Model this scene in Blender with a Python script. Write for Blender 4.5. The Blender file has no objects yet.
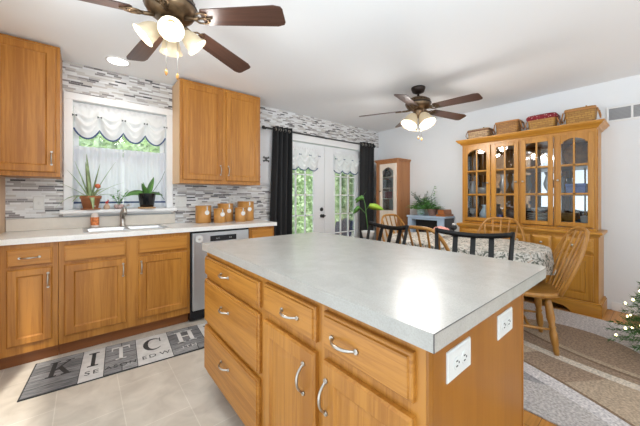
import bpy, bmesh, math, random
from mathutils import Vector, Matrix
C = bpy.context.scene.collection
SC = bpy.context.scene
PI = math.pi
R = math.radians
random.seed(7)

# ------------------------------------------------------------------ camera, world, sun, exposure
cam_d = bpy.data.cameras.new('camera')
cam = bpy.data.objects.new('camera', cam_d)
C.objects.link(cam)
cam_d.sensor_width = 36.0
cam_d.lens = 36.0 * 284.945 / 640.0
cam_d.shift_y = -(213.0 - 197.08) / 640.0
cam_d.clip_start = 0.05
cam.location = (0, 0, 1.2024)
cam.rotation_euler = (R(90), 0, R(50.43 - 90))
SC.camera = cam
SC.view_settings.view_transform = 'Standard'
SC.view_settings.look = 'None'
SC.view_settings.gamma = 1.0
SC.view_settings.use_curve_mapping = False
SC.view_settings.exposure = 0.98
world = bpy.data.worlds.new('sky')
SC.world = world
world.use_nodes = True
_wn = world.node_tree
_bg = _wn.nodes['Background']
_tc = _wn.nodes.new('ShaderNodeTexCoord'); _sx = _wn.nodes.new('ShaderNodeSeparateXYZ'); _mr = _wn.nodes.new('ShaderNodeMapRange')
_wn.links.new(_tc.outputs['Generated'], _sx.inputs[0]); _wn.links.new(_sx.outputs['Z'], _mr.inputs[0])
_mr.inputs[1].default_value = -0.25; _mr.inputs[2].default_value = 0.15; _mr.inputs[3].default_value = 1.3; _mr.inputs[4].default_value = 0.75   # lower half raised as added fill for the ceiling, softer sky above
_wn.links.new(_mr.outputs[0], _bg.inputs[1])
_bg.inputs[0].default_value = (0.84, 0.935, 1.0, 1)
fl_d = bpy.data.lights.new('bounce_fill', 'AREA'); fl_d.shape = 'RECTANGLE'; fl_d.size = 0.8; fl_d.size_y = 0.8; fl_d.energy = 34; fl_d.color = (0.80, 0.92, 1.0)
fl_o = bpy.data.objects.new('bounce_fill', fl_d); C.objects.link(fl_o); fl_o.location = (0.1, -0.45, 1.45); fl_o.rotation_euler = (PI, 0, 0)   # unseen fill light added behind the camera, bounced off the ceiling like a flash
sun_d = bpy.data.lights.new('sun', 'SUN')
sun_d.energy = 2.0
sun_d.angle = R(3)
sun_d.color = (1.0, 0.96, 0.88)
sun = bpy.data.objects.new('sun', sun_d)
C.objects.link(sun)
sun.rotation_euler = (R(32), 0, R(-15))

# ------------------------------------------------------------------ materials
def new_mat(name):
    m = bpy.data.materials.new(name)
    m.use_nodes = True
    nt = m.node_tree
    return m, nt, nt.nodes['Principled BSDF']

def N(nt, kind, **kw):
    n = nt.nodes.new(kind)
    for k, v in kw.items():
        if isinstance(k, str) and hasattr(n, k):
            setattr(n, k, v)
    return n

def plain(name, col, rough=0.5, metal=0.0, spec=0.5, noise=0.0, nscale=40.0, bump=0.0, emit=None, es=0.0, trans=0.0, coat=0.0):
    m, nt, b = new_mat(name)
    b.inputs['Base Color'].default_value = (*col, 1)
    b.inputs['Roughness'].default_value = rough
    b.inputs['Metallic'].default_value = metal
    b.inputs['Specular IOR Level'].default_value = spec
    b.inputs['Coat Weight'].default_value = coat
    if emit:
        b.inputs['Emission Color'].default_value = (*emit, 1)
        b.inputs['Emission Strength'].default_value = es
    if trans:
        b.inputs['Transmission Weight'].default_value = trans
    if noise or bump:
        tc = N(nt, 'ShaderNodeTexCoord')
        no = N(nt, 'ShaderNodeTexNoise')
        no.inputs['Scale'].default_value = nscale
        no.inputs['Detail'].default_value = 5
        nt.links.new(tc.outputs['Object'], no.inputs['Vector'])
        if noise:
            r = N(nt, 'ShaderNodeValToRGB')
            r.color_ramp.elements[0].position = 0.3
            r.color_ramp.elements[1].position = 0.7
            r.color_ramp.elements[0].color = (*[c * (1 - noise) for c in col], 1)
            r.color_ramp.elements[1].color = (*[min(1, c * (1 + noise)) for c in col], 1)
            nt.links.new(no.outputs['Fac'], r.inputs['Fac'])
            nt.links.new(r.outputs['Color'], b.inputs['Base Color'])
        if bump:
            bp = N(nt, 'ShaderNodeBump')
            bp.inputs['Strength'].default_value = bump
            bp.inputs['Distance'].default_value = 0.004
            nt.links.new(no.outputs['Fac'], bp.inputs['Height'])
            nt.links.new(bp.outputs['Normal'], b.inputs['Normal'])
    return m

def wood(name, light, dark, axis='z', rough=0.38, fine=45.0, along=2.0, contrast=1.0, knots=False):
    m, nt, b = new_mat(name)
    tc = N(nt, 'ShaderNodeTexCoord')
    mp = N(nt, 'ShaderNodeMapping')
    s = {'x': (along, fine, fine), 'y': (fine, along, fine), 'z': (fine, fine, along)}[axis]
    mp.inputs['Scale'].default_value = s
    no = N(nt, 'ShaderNodeTexNoise')
    no.inputs['Scale'].default_value = 1.0
    no.inputs['Detail'].default_value = 7
    no.inputs['Roughness'].default_value = 0.65
    no.inputs['Distortion'].default_value = 0.6
    mp2 = N(nt, 'ShaderNodeMapping')
    mp2.inputs['Scale'].default_value = tuple(v * 0.18 for v in s)
    no2 = N(nt, 'ShaderNodeTexNoise')
    no2.inputs['Scale'].default_value = 1.0
    no2.inputs['Detail'].default_value = 3
    mx = N(nt, 'ShaderNodeMath', operation='MULTIPLY_ADD')
    mx.inputs[1].default_value = 0.45
    ml = N(nt, 'ShaderNodeMath', operation='MULTIPLY')
    ml.inputs[1].default_value = 0.55
    r = N(nt, 'ShaderNodeValToRGB')
    e = r.color_ramp.elements
    e[0].position = 0.5 - 0.13 / contrast
    e[1].position = 0.5 + 0.13 / contrast
    e[0].color = (*dark, 1)
    e[1].color = (*light, 1)
    L = nt.links.new
    L(tc.outputs['Object'], mp.inputs['Vector']); L(mp.outputs[0], no.inputs['Vector'])
    L(tc.outputs['Object'], mp2.inputs['Vector']); L(mp2.outputs[0], no2.inputs['Vector'])
    L(no.outputs['Fac'], ml.inputs[0]); L(no2.outputs['Fac'], mx.inputs[0]); L(ml.outputs[0], mx.inputs[2])
    L(mx.outputs[0], r.inputs['Fac'])
    out = r.outputs['Color']
    if knots:
        vo = N(nt, 'ShaderNodeTexVoronoi'); vo.inputs['Scale'].default_value = 5.5
        L(tc.outputs['Object'], vo.inputs['Vector'])
        kr = N(nt, 'ShaderNodeValToRGB')
        kr.color_ramp.elements[0].position = 0.06; kr.color_ramp.elements[1].position = 0.13
        kr.color_ramp.elements[0].color = (0.08, 0.03, 0.012, 1); kr.color_ramp.elements[1].color = (1, 1, 1, 1)
        mm = N(nt, 'ShaderNodeMix', data_type='RGBA', blend_type='MULTIPLY'); mm.inputs[0].default_value = 1.0
        L(vo.outputs['Distance'], kr.inputs['Fac']); L(out, mm.inputs[6]); L(kr.outputs['Color'], mm.inputs[7])
        out = mm.outputs[2]
    L(out, b.inputs['Base Color'])
    b.inputs['Roughness'].default_value = rough
    bp = N(nt, 'ShaderNodeBump'); bp.inputs['Strength'].default_value = 0.12; bp.inputs['Distance'].default_value = 0.002
    L(no.outputs['Fac'], bp.inputs['Height']); L(bp.outputs['Normal'], b.inputs['Normal'])
    return m

OAK_L, OAK_D = (0.47, 0.198, 0.030), (0.335, 0.124, 0.014)
oak_v = wood('honey_oak_upright', OAK_L, OAK_D, 'z', fine=60, along=2.5, contrast=1.7)
oak_x = wood('honey_oak_across', OAK_L, OAK_D, 'x', fine=60, along=2.5, contrast=1.7)
oak_y = wood('honey_oak_across_island', OAK_L, OAK_D, 'y', fine=75, along=3, contrast=2.0)
oak_plain = wood('oak_end_panel', (0.335, 0.125, 0.010), (0.25, 0.085, 0.006), 'z', fine=30, contrast=0.8)
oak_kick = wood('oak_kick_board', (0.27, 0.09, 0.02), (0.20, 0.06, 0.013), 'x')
oak_pale = wood('pale_oak_side', (0.72, 0.48, 0.25), (0.62, 0.38, 0.18), 'z', contrast=0.7)
hut_v = wood('hutch_oak_upright', (0.56, 0.265, 0.038), (0.36, 0.145, 0.015), 'z', rough=0.3)
hut_y = wood('hutch_oak_across', (0.57, 0.27, 0.04), (0.37, 0.15, 0.016), 'y', rough=0.3)
chair_w = wood('chair_oak', (0.47, 0.225, 0.048), (0.30, 0.125, 0.022), 'z', rough=0.3)
pine = wood('knotty_pine', (0.46, 0.2, 0.075), (0.34, 0.135, 0.045), 'z', rough=0.4, knots=True)
pine_light = wood('pale_sheen_pine', (0.80, 0.70, 0.60), (0.70, 0.58, 0.48), 'z', rough=0.35, contrast=0.6)  # pine with the light sheen on the cabinet front put into its pale colour
walnut = wood('walnut_blade', (0.085, 0.040, 0.027), (0.038, 0.017, 0.012), 'x', rough=0.32, fine=60)
box_wood = wood('box_wood', (0.42, 0.15, 0.045), (0.28, 0.09, 0.025), 'y', rough=0.35)
cork = plain('cork', (0.52, 0.32, 0.16), 0.8, noise=0.2, nscale=90)
bamboo = wood('canister_wood', (0.56, 0.28, 0.075), (0.46, 0.21, 0.05), 'z', rough=0.4, contrast=0.7)
white_paint = plain('white_wall_paint', (0.77, 0.79, 0.81), 0.7, noise=0.012, nscale=3, bump=0.03)
ceil_paint = plain('white_ceiling_paint', (0.85, 0.87, 0.89), 0.8, bump=0.04)
tan_paint = plain('tan_wall_paint', (0.66, 0.46, 0.30), 0.6, noise=0.03, nscale=4)
trim_white = plain('white_gloss_trim', (0.82, 0.82, 0.82), 0.35)
door_white = plain('white_door_paint', (0.80, 0.81, 0.82), 0.35)
black_iron = plain('black_iron', (0.012, 0.012, 0.013), 0.4)
black_wood = plain('black_painted_wood', (0.009, 0.008, 0.0075), 0.5, spec=0.3, noise=0.3, nscale=20)
nickel = plain('brushed_nickel', (0.50, 0.47, 0.43), 0.28, metal=1.0)
chrome = plain('chrome', (0.8, 0.8, 0.8), 0.12, metal=1.0)
steel = plain('stainless_steel', (0.62, 0.63, 0.64), 0.34, metal=0.85, noise=0.03, nscale=8)
black_plastic = plain('black_plastic', (0.01, 0.01, 0.012), 0.25)
white_plastic = plain('white_plastic', (0.64, 0.635, 0.61), 0.35)
dark_slot = plain('dark_slot', (0.03, 0.03, 0.03), 0.6)
bronze = plain('antique_bronze', (0.16, 0.105, 0.06), 0.35, metal=0.8, noise=0.35, nscale=30)
dark_bronze = plain('dark_bronze', (0.03, 0.02, 0.016), 0.4, metal=0.6)
terracotta = plain('terracotta', (0.40, 0.15, 0.06), 0.7, noise=0.12, nscale=25)
black_glaze = plain('black_glazed_pot', (0.006, 0.007, 0.008), 0.12)
soil = plain('potting_soil', (0.05, 0.03, 0.02), 0.9, noise=0.4, nscale=120)
leaf_green = plain('leaf_green', (0.10, 0.26, 0.05), 0.45, noise=0.35, nscale=12)
leaf_aloe = plain('leaf_aloe', (0.30, 0.39, 0.20), 0.5, noise=0.3, nscale=15)
leaf_bright = plain('leaf_bright', (0.42, 0.68, 0.07), 0.4, noise=0.15, nscale=12)
leaf_ivy = plain('leaf_ivy', (0.13, 0.34, 0.08), 0.5, noise=0.55, nscale=18)
leaf_grey = plain('leaf_grey_green', (0.17, 0.24, 0.19), 0.6, noise=0.3, nscale=20)
needle_green = plain('fir_needles', (0.06, 0.15, 0.035), 0.6, noise=0.6, nscale=30)
pink = plain('pink_petals', (0.75, 0.34, 0.30), 0.6, noise=0.2, nscale=30)
red = plain('red_glaze', (0.55, 0.03, 0.02), 0.35)
ceramic = plain('white_ceramic', (0.78, 0.78, 0.77), 0.2)
ceramic_blue = plain('blue_ceramic', (0.10, 0.16, 0.45), 0.25, noise=0.25, nscale=25)
ceramic_pale = plain('pale_blue_ceramic', (0.45, 0.60, 0.72), 0.2, noise=0.1, nscale=15)
teal_glass = plain('blue_green_dish', (0.10, 0.25, 0.38), 0.15, noise=0.3, nscale=20)
greyblue = plain('grey_blue_paint', (0.42, 0.53, 0.67), 0.45)
dark_grey = plain('charcoal_paint', (0.07, 0.08, 0.095), 0.5)
mat_dark = None
bulb_mat = plain('lit_bulb', (1, 0.9, 0.7), 0.4, emit=(1.0, 0.84, 0.60), es=1.8)
shade_mat = plain('lit_frosted_glass', (0.46, 0.385, 0.27), 0.5, emit=(1.0, 0.78, 0.48), es=0.12)
led_mat = plain('lit_diffuser', (1, 1, 1), 0.4, emit=(1, 0.98, 0.95), es=4.0)
fairy = plain('lit_fairy_bulb', (1, 0.9, 0.6), 0.4, emit=(1.0, 0.8, 0.4), es=5.0)
curtain_black = plain('black_drape', (0.017, 0.017, 0.018), 0.75, noise=0.25, nscale=60)
navy = plain('navy_trim', (0.05, 0.085, 0.20), 0.7)
blue_plastic = plain('navy_blue_chair', (0.018, 0.03, 0.10), 0.5)

def cloth_mat(name, col, transl, transp):
    m = bpy.data.materials.new(name); m.use_nodes = True
    nt = m.node_tree; nt.nodes.clear(); L = nt.links.new
    out = N(nt, 'ShaderNodeOutputMaterial')
    d = N(nt, 'ShaderNodeBsdfDiffuse'); d.inputs[0].default_value = (*col, 1)
    t = N(nt, 'ShaderNodeBsdfTranslucent'); t.inputs[0].default_value = (*col, 1)
    tp = N(nt, 'ShaderNodeBsdfTransparent')
    tc = N(nt, 'ShaderNodeTexCoord')
    no = N(nt, 'ShaderNodeTexNoise'); no.inputs['Scale'].default_value = 60; no.inputs['Detail'].default_value = 4
    L(tc.outputs['Object'], no.inputs['Vector'])
    bp = N(nt, 'ShaderNodeBump'); bp.inputs['Strength'].default_value = 0.25; bp.inputs['Distance'].default_value = 0.004
    L(no.outputs['Fac'], bp.inputs['Height']); L(bp.outputs[0], d.inputs['Normal'])
    a = N(nt, 'ShaderNodeMixShader'); a.inputs[0].default_value = transl
    L(d.outputs[0], a.inputs[1]); L(t.outputs[0], a.inputs[2])
    b = N(nt, 'ShaderNodeMixShader'); b.inputs[0].default_value = transp
    L(a.outputs[0], b.inputs[1]); L(tp.outputs[0], b.inputs[2])
    L(b.outputs[0], out.inputs[0])
    return m
sheer = cloth_mat('white_sheer_voile', (0.88, 0.89, 0.94), 0.6, 0.07)
balloon = cloth_mat('white_balloon_cloth', (0.86, 0.86, 0.87), 0.3, 0.0)

def glass_mat(name, tint=(1, 1, 1), refl=1.0):
    m = bpy.data.materials.new(name); m.use_nodes = True
    nt = m.node_tree; nt.nodes.clear(); L = nt.links.new
    out = N(nt, 'ShaderNodeOutputMaterial')
    t = N(nt, 'ShaderNodeBsdfTransparent'); t.inputs[0].default_value = (*tint, 1)
    g = N(nt, 'ShaderNodeBsdfGlossy'); g.inputs['Roughness'].default_value = 0.02
    f = N(nt, 'ShaderNodeFresnel'); f.inputs[0].default_value = 1.45
    mu = N(nt, 'ShaderNodeMath', operation='MULTIPLY'); mu.inputs[1].default_value = refl
    x = N(nt, 'ShaderNodeMixShader')
    L(f.outputs[0], mu.inputs[0]); L(mu.outputs[0], x.inputs[0]); L(t.outputs[0], x.inputs[1]); L(g.outputs[0], x.inputs[2]); L(x.outputs[0], out.inputs[0])
    return m
pane = glass_mat('window_glass', (0.97, 0.99, 0.98), 0.7)
hutch_glass = glass_mat('cabinet_glass', (0.93, 0.94, 0.94), 1.0)
crystal = glass_mat('crystal', (0.80, 0.86, 0.90), 3.0)
_nt = crystal.node_tree; _o = [n for n in _nt.nodes if n.type == 'OUTPUT_MATERIAL'][0]; _x = _o.inputs[0].links[0].from_node
_d = _nt.nodes.new('ShaderNodeBsdfDiffuse'); _d.inputs[0].default_value = (0.85, 0.88, 0.9, 1); _m = _nt.nodes.new('ShaderNodeMixShader'); _m.inputs[0].default_value = 0.3
_nt.links.new(_x.outputs[0], _m.inputs[1]); _nt.links.new(_d.outputs[0], _m.inputs[2]); _nt.links.new(_m.outputs[0], _o.inputs[0])
mirror = plain('mirror_back', (0.85, 0.86, 0.88), 0.03, metal=1.0)

def tile_mosaic():
    m, nt, b = new_mat('mosaic_strip_tile'); L = nt.links.new
    tc = N(nt, 'ShaderNodeTexCoord'); sx = N(nt, 'ShaderNodeSeparateXYZ')
    L(tc.outputs['Object'], sx.inputs[0])
    def M(op, a, b_=None, c=None):
        n = N(nt, 'ShaderNodeMath', operation=op)
        for i, v in enumerate((a, b_, c)):
            if v is None: continue
            if isinstance(v, (int, float)): n.inputs[i].default_value = v
            else: L(v, n.inputs[i])
        return n.outputs[0]
    rz = M('DIVIDE', sx.outputs['Z'], 0.0165)
    row = M('FLOOR', rz)
    fr = M('FRACT', rz)
    wn = N(nt, 'ShaderNodeTexWhiteNoise', noise_dimensions='1D'); L(row, wn.inputs['W'])
    off = M('MULTIPLY', wn.outputs['Value'], 5.0)
    # strips of uneven length: two lengths by row
    ln = M('MULTIPLY_ADD', wn.outputs['Value'], 0.05, 0.06)
    cx = M('ADD', M('DIVIDE', sx.outputs['X'], ln), off)
    col = M('FLOOR', cx); fc = M('FRACT', cx)
    cv = N(nt, 'ShaderNodeCombineXYZ'); L(col, cv.inputs[0]); L(row, cv.inputs[1])
    w2 = N(nt, 'ShaderNodeTexWhiteNoise', noise_dimensions='2D'); L(cv.outputs[0], w2.inputs['Vector'])
    r = N(nt, 'ShaderNodeValToRGB'); r.color_ramp.interpolation = 'CONSTANT'
    cols = [(0.0, (0.72, 0.72, 0.72)), (0.27, (0.62, 0.61, 0.60)), (0.46, (0.52, 0.49, 0.46)), (0.60, (0.40, 0.38, 0.37)), (0.72, (0.26, 0.24, 0.24)), (0.83, (0.66, 0.66, 0.67)), (0.91, (0.14, 0.13, 0.135)), (0.965, (0.06, 0.06, 0.066))]
    e = r.color_ramp.elements
    e[0].position, e[0].color = cols[0][0], (*cols[0][1], 1)
    e[1].position, e[1].color = cols[1][0], (*cols[1][1], 1)
    for p, c in cols[2:]:
        k = e.new(p); k.color = (*c, 1)
    L(w2.outputs['Value'], r.inputs['Fac'])
    g1 = M('LESS_THAN', fr, 0.10); g2 = M('LESS_THAN', fc, 0.022)
    gm = M('MAXIMUM', g1, g2)
    mx = N(nt, 'ShaderNodeMix', data_type='RGBA'); L(gm, mx.inputs[0]); L(r.outputs[0], mx.inputs[6]); mx.inputs[7].default_value = (0.62, 0.61, 0.60, 1)
    L(mx.outputs[2], b.inputs['Base Color'])
    b.inputs['Roughness'].default_value = 0.25
    bp = N(nt, 'ShaderNodeBump'); bp.invert = True; bp.inputs['Strength'].default_value = 0.4; bp.inputs['Distance'].default_value = 0.002
    L(gm, bp.inputs['Height']); L(bp.outputs[0], b.inputs['Normal'])
    return m
tile_mat = tile_mosaic()

def counter(name, base, rough, speck, streak):
    m, nt, b = new_mat(name); L = nt.links.new
    tc = N(nt, 'ShaderNodeTexCoord')
    n1 = N(nt, 'ShaderNodeTexNoise'); n1.inputs['Scale'].default_value = 260; n1.inputs['Detail'].default_value = 3
    n2 = N(nt, 'ShaderNodeTexNoise'); n2.inputs['Scale'].default_value = 9; n2.inputs['Detail'].default_value = 6; n2.inputs['Distortion'].default_value = 1.0
    L(tc.outputs['Object'], n1.inputs[0]); L(tc.outputs['Object'], n2.inputs[0])
    r1 = N(nt, 'ShaderNodeValToRGB'); r1.color_ramp.elements[0].position = 0.35; r1.color_ramp.elements[1].position = 0.6
    r1.color_ramp.elements[0].color = (*[c * (1 - speck) for c in base], 1); r1.color_ramp.elements[1].color = (*base, 1)
    r2 = N(nt, 'ShaderNodeValToRGB'); r2.color_ramp.elements[0].position = 0.35; r2.color_ramp.elements[1].position = 0.65
    r2.color_ramp.elements[0].color = (1 - streak, 1 - streak, 1 - streak, 1); r2.color_ramp.elements[1].color = (1, 1, 1, 1)
    mx = N(nt, 'ShaderNodeMix', data_type='RGBA', blend_type='MULTIPLY'); mx.inputs[0].default_value = 1
    L(n1.outputs['Fac'], r1.inputs[0]); L(n2.outputs['Fac'], r2.inputs[0]); L(r1.outputs[0], mx.inputs[6]); L(r2.outputs[0], mx.inputs[7])
    L(mx.outputs[2], b.inputs['Base Color'])
    b.inputs['Roughness'].default_value = rough
    return m
island_top_mat = counter('grey_laminate', (0.425, 0.405, 0.37), 0.27, 0.10, 0.08)
counter_mat = counter('white_quartz', (0.84, 0.82, 0.78), 0.2, 0.10, 0.05)

def floor_tile():
    m, nt, b = new_mat('pale_vinyl_tile'); L = nt.links.new
    tc = N(nt, 'ShaderNodeTexCoord'); mp = N(nt, 'ShaderNodeMapping'); mp.inputs['Location'].default_value = (0.13, 0.1, 0); mp.inputs['Rotation'].default_value = (0, 0, 0)
    br = N(nt, 'ShaderNodeTexBrick'); br.offset = 0.5; br.inputs['Scale'].default_value = 1.0
    br.inputs['Brick Width'].default_value = 0.46; br.inputs['Row Height'].default_value = 0.30; br.inputs['Mortar Size'].default_value = 0.0025
    br.inputs['Color1'].default_value = (0.58, 0.53, 0.46, 1); br.inputs['Color2'].default_value = (0.545, 0.50, 0.435, 1); br.inputs['Mortar'].default_value = (0.66, 0.62, 0.55, 1)
    rot = N(nt, 'ShaderNodeMapping'); rot.inputs['Rotation'].default_value = (0, 0, PI / 2)
    no = N(nt, 'ShaderNodeTexNoise'); no.inputs['Scale'].default_value = 7; no.inputs['Detail'].default_value = 7; no.inputs['Distortion'].default_value = 0.8
    r = N(nt, 'ShaderNodeValToRGB'); r.color_ramp.elements[0].position = 0.3; r.color_ramp.elements[1].position = 0.7
    r.color_ramp.elements[0].color = (0.82, 0.80, 0.77, 1); r.color_ramp.elements[1].color = (1.08, 1.07, 1.05, 1)
    mx = N(nt, 'ShaderNodeMix', data_type='RGBA', blend_type='MULTIPLY'); mx.inputs[0].default_value = 1
    L(tc.outputs['Object'], mp.inputs[0]); L(mp.outputs[0], rot.inputs[0]); L(rot.outputs[0], br.inputs[0]); L(tc.outputs['Object'], no.inputs[0]); L(no.outputs['Fac'], r.inputs[0])
    L(br.outputs['Color'], mx.inputs[6]); L(r.outputs[0], mx.inputs[7]); L(mx.outputs[2], b.inputs['Base Color'])
    b.inputs['Roughness'].default_value = 0.35
    return m
def floor_wood():
    m, nt, b = new_mat('honey_plank_floor'); L = nt.links.new
    tc = N(nt, 'ShaderNodeTexCoord')
    br = N(nt, 'ShaderNodeTexBrick'); br.offset = 0.37; br.inputs['Scale'].default_value = 1.0
    br.inputs['Brick Width'].default_value = 0.9; br.inputs['Row Height'].default_value = 0.085; br.inputs['Mortar Size'].default_value = 0.0015
    br.inputs['Color1'].default_value = (0.60, 0.275, 0.06, 1); br.inputs['Color2'].default_value = (0.50, 0.21, 0.042, 1); br.inputs['Mortar'].default_value = (0.15, 0.06, 0.02, 1)
    mp = N(nt, 'ShaderNodeMapping'); mp.inputs['Scale'].default_value = (3, 60, 1)
    no = N(nt, 'ShaderNodeTexNoise'); no.inputs['Scale'].default_value = 1; no.inputs['Detail'].default_value = 6
    r = N(nt, 'ShaderNodeValToRGB'); r.color_ramp.elements[0].position = 0.3; r.color_ramp.elements[1].position = 0.7
    r.color_ramp.elements[0].color = (0.78, 0.74, 0.7, 1); r.color_ramp.elements[1].color = (1.1, 1.1, 1.1, 1)
    mx = N(nt, 'ShaderNodeMix', data_type='RGBA', blend_type='MULTIPLY'); mx.inputs[0].default_value = 1
    L(tc.outputs['Object'], br.inputs[0]); L(tc.outputs['Object'], mp.inputs[0]); L(mp.outputs[0], no.inputs[0]); L(no.outputs['Fac'], r.inputs[0])
    L(br.outputs['Color'], mx.inputs[6]); L(r.outputs[0], mx.inputs[7]); L(mx.outputs[2], b.inputs['Base Color'])
    b.inputs['Roughness'].default_value = 0.3
    return m

def rug_mat():
    m, nt, b = new_mat('carved_rug'); L = nt.links.new
    tc = N(nt, 'ShaderNodeTexCoord'); sx = N(nt, 'ShaderNodeSeparateXYZ'); L(tc.outputs['Object'], sx.inputs[0])
    X, Y = sx.outputs['X'], sx.outputs['Y']
    def M(op, a, b_=None, c=None):
        n = N(nt, 'ShaderNodeMath', operation=op)
        for i, v in enumerate((a, b_, c)):
            if v is None: continue
            if isinstance(v, (int, float)): n.inputs[i].default_value = v
            else: L(v, n.inputs[i])
        return n.outputs[0]
    def mix(f, a, b_):
        n = N(nt, 'ShaderNodeMix', data_type='RGBA'); L(f, n.inputs[0])
        for i, v in ((6, a), (7, b_)):
            if isinstance(v, tuple): n.inputs[i].default_value = (*v, 1)
            else: L(v, n.inputs[i])
        return n.outputs[2]
    lav, grey, pale, cream = (0.56, 0.52, 0.50), (0.27, 0.255, 0.25), (0.44, 0.40, 0.37), (0.60, 0.52, 0.42)
    brown, tan, beige, dk = (0.31, 0.215, 0.145), (0.41, 0.31, 0.215), (0.47, 0.36, 0.25), (0.20, 0.125, 0.075)
    # distances from gently curved lines, metres
    y2 = M('MULTIPLY', Y, Y)
    c1 = M('SUBTRACT', X, M('ADD', M('MULTIPLY_ADD', Y, 0.62, 2.01), M('MULTIPLY', y2, -0.19)))
    c2 = M('SUBTRACT', X, M('ADD', M('MULTIPLY_ADD', Y, 0.02, 2.625), M('MULTIPLY', y2, 0.18)))
    c3 = M('SUBTRACT', X, M('ADD', M('MULTIPLY_ADD', Y, 0.05, 2.80), M('MULTIPLY', y2, 0.32)))
    dx = M('SUBTRACT', X, 2.95); dy = M('SUBTRACT', Y, 0.35)
    rad = M('SQRT', M('ADD', M('MULTIPLY', dx, dx), M('MULTIPLY', dy, dy)))
    # nearest field: pale grey with a darker wedge
    wedge = M('GREATER_THAN', M('MULTIPLY_ADD', Y, 0.4, M('SUBTRACT', X, 2.36)), 0.09)
    f0 = mix(wedge, pale, grey)
    # middle field: tan, brown wedge, beige
    w1 = M('GREATER_THAN', M('MULTIPLY_ADD', X, 0.66, Y), 1.98)
    w2 = M('GREATER_THAN', M('MULTIPLY_ADD', X, 0.6, Y), 2.25)
    f1 = mix(w2, mix(w1, tan, brown), beige)
    # outer field: brown disc inside lavender grey
    disc = M('LESS_THAN', M('MULTIPLY_ADD', Y, -0.35, rad), 0.34)
    wedge2 = M('GREATER_THAN', M('SUBTRACT', Y, M('MULTIPLY', X, 0.2)), 0.0)
    f2 = mix(disc, lav, mix(wedge2, brown, tan))
    col = mix(M('GREATER_THAN', c1, 0.0), f0, lav)
    col = mix(M('GREATER_THAN', c1, 0.12), col, dk)
    col = mix(M('GREATER_THAN', c1, 0.145), col, f1)
    col = mix(M('GREATER_THAN', c2, 0.0), col, cream)
    col = mix(M('GREATER_THAN', c2, 0.08), col, brown)
    col = mix(M('GREATER_THAN', c3, -0.03), col, dk)
    col = mix(M('GREATER_THAN', c3, 0.0), col, tan)
    col = mix(M('GREATER_THAN', c3, 0.05), col, f2)
    no = N(nt, 'ShaderNodeTexNoise'); no.inputs['Scale'].default_value = 75; no.inputs['Detail'].default_value = 6
    L(tc.outputs['Object'], no.inputs[0])
    r = N(nt, 'ShaderNodeValToRGB'); r.color_ramp.elements[0].position = 0.3; r.color_ramp.elements[1].position = 0.7
    r.color_ramp.elements[0].color = (0.60, 0.60, 0.62, 1); r.color_ramp.elements[1].color = (1.32, 1.30, 1.30, 1)
    L(no.outputs['Fac'], r.inputs[0])
    mx = N(nt, 'ShaderNodeMix', data_type='RGBA', blend_type='MULTIPLY'); mx.inputs[0].default_value = 1
    L(col, mx.inputs[6]); L(r.outputs[0], mx.inputs[7]); L(mx.outputs[2], b.inputs['Base Color'])
    b.inputs['Roughness'].default_value = 0.95
    bp = N(nt, 'ShaderNodeBump'); bp.inputs['Strength'].default_value = 0.5; bp.inputs['Distance'].default_value = 0.004
    L(no.outputs['Fac'], bp.inputs['Height']); L(bp.outputs[0], b.inputs['Normal'])
    return m

def floral():
    m, nt, b = new_mat('floral_tablecloth'); L = nt.links.new
    tc = N(nt, 'ShaderNodeTexCoord')
    no = N(nt, 'ShaderNodeTexNoise'); no.inputs['Scale'].default_value = 20; no.inputs['Detail'].default_value = 6; no.inputs['Distortion'].default_value = 2.0
    vo = N(nt, 'ShaderNodeTexVoronoi'); vo.inputs['Scale'].default_value = 15
    L(tc.outputs['Object'], no.inputs[0]); L(tc.outputs['Object'], vo.inputs['Vector'])
    r = N(nt, 'ShaderNodeValToRGB'); e = r.color_ramp.elements
    e[0].position = 0.36; e[0].color = (0.07, 0.08, 0.06, 1); e[1].position = 0.50; e[1].color = (0.52, 0.49, 0.44, 1)
    k = e.new(0.44); k.color = (0.24, 0.23, 0.19, 1); k = e.new(0.60); k.color = (0.66, 0.62, 0.56, 1); k = e.new(0.68); k.color = (0.34, 0.20, 0.12, 1)
    L(no.outputs['Fac'], r.inputs[0])
    L(r.outputs[0], b.inputs['Base Color']); b.inputs['Roughness'].default_value = 0.8
    return m

def weave(name, light, dark, sc=1.0):
    m, nt, b = new_mat(name); L = nt.links.new
    tc = N(nt, 'ShaderNodeTexCoord'); sx = N(nt, 'ShaderNodeSeparateXYZ'); L(tc.outputs['Object'], sx.inputs[0])
    ad = N(nt, 'ShaderNodeMath', operation='ADD'); L(sx.outputs['X'], ad.inputs[0]); L(sx.outputs['Y'], ad.inputs[1])
    cv = N(nt, 'ShaderNodeCombineXYZ'); L(ad.outputs[0], cv.inputs[0]); L(sx.outputs['Z'], cv.inputs[1])
    br = N(nt, 'ShaderNodeTexBrick'); br.offset = 0.5; br.inputs['Scale'].default_value = 1
    br.inputs['Brick Width'].default_value = 0.045 * sc; br.inputs['Row Height'].default_value = 0.019 * sc; br.inputs['Mortar Size'].default_value = 0.0022
    br.inputs['Color1'].default_value = (*light, 1); br.inputs['Color2'].default_value = (*[(a + c) / 2 for a, c in zip(light, dark)], 1); br.inputs['Mortar'].default_value = (*dark, 1)
    br.inputs['Mortar Smooth'].default_value = 0.6
    L(cv.outputs[0], br.inputs[0]); L(br.outputs['Color'], b.inputs['Base Color'])
    bp = N(nt, 'ShaderNodeBump'); bp.invert = True; bp.inputs['Strength'].default_value = 0.8; bp.inputs['Distance'].default_value = 0.004
    L(br.outputs['Fac'], bp.inputs['Height']); L(bp.outputs[0], b.inputs['Normal'])
    b.inputs['Roughness'].default_value = 0.5
    return m
weave_honey = weave('honey_splint_weave', (0.42, 0.20, 0.045), (0.16, 0.06, 0.012))
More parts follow.
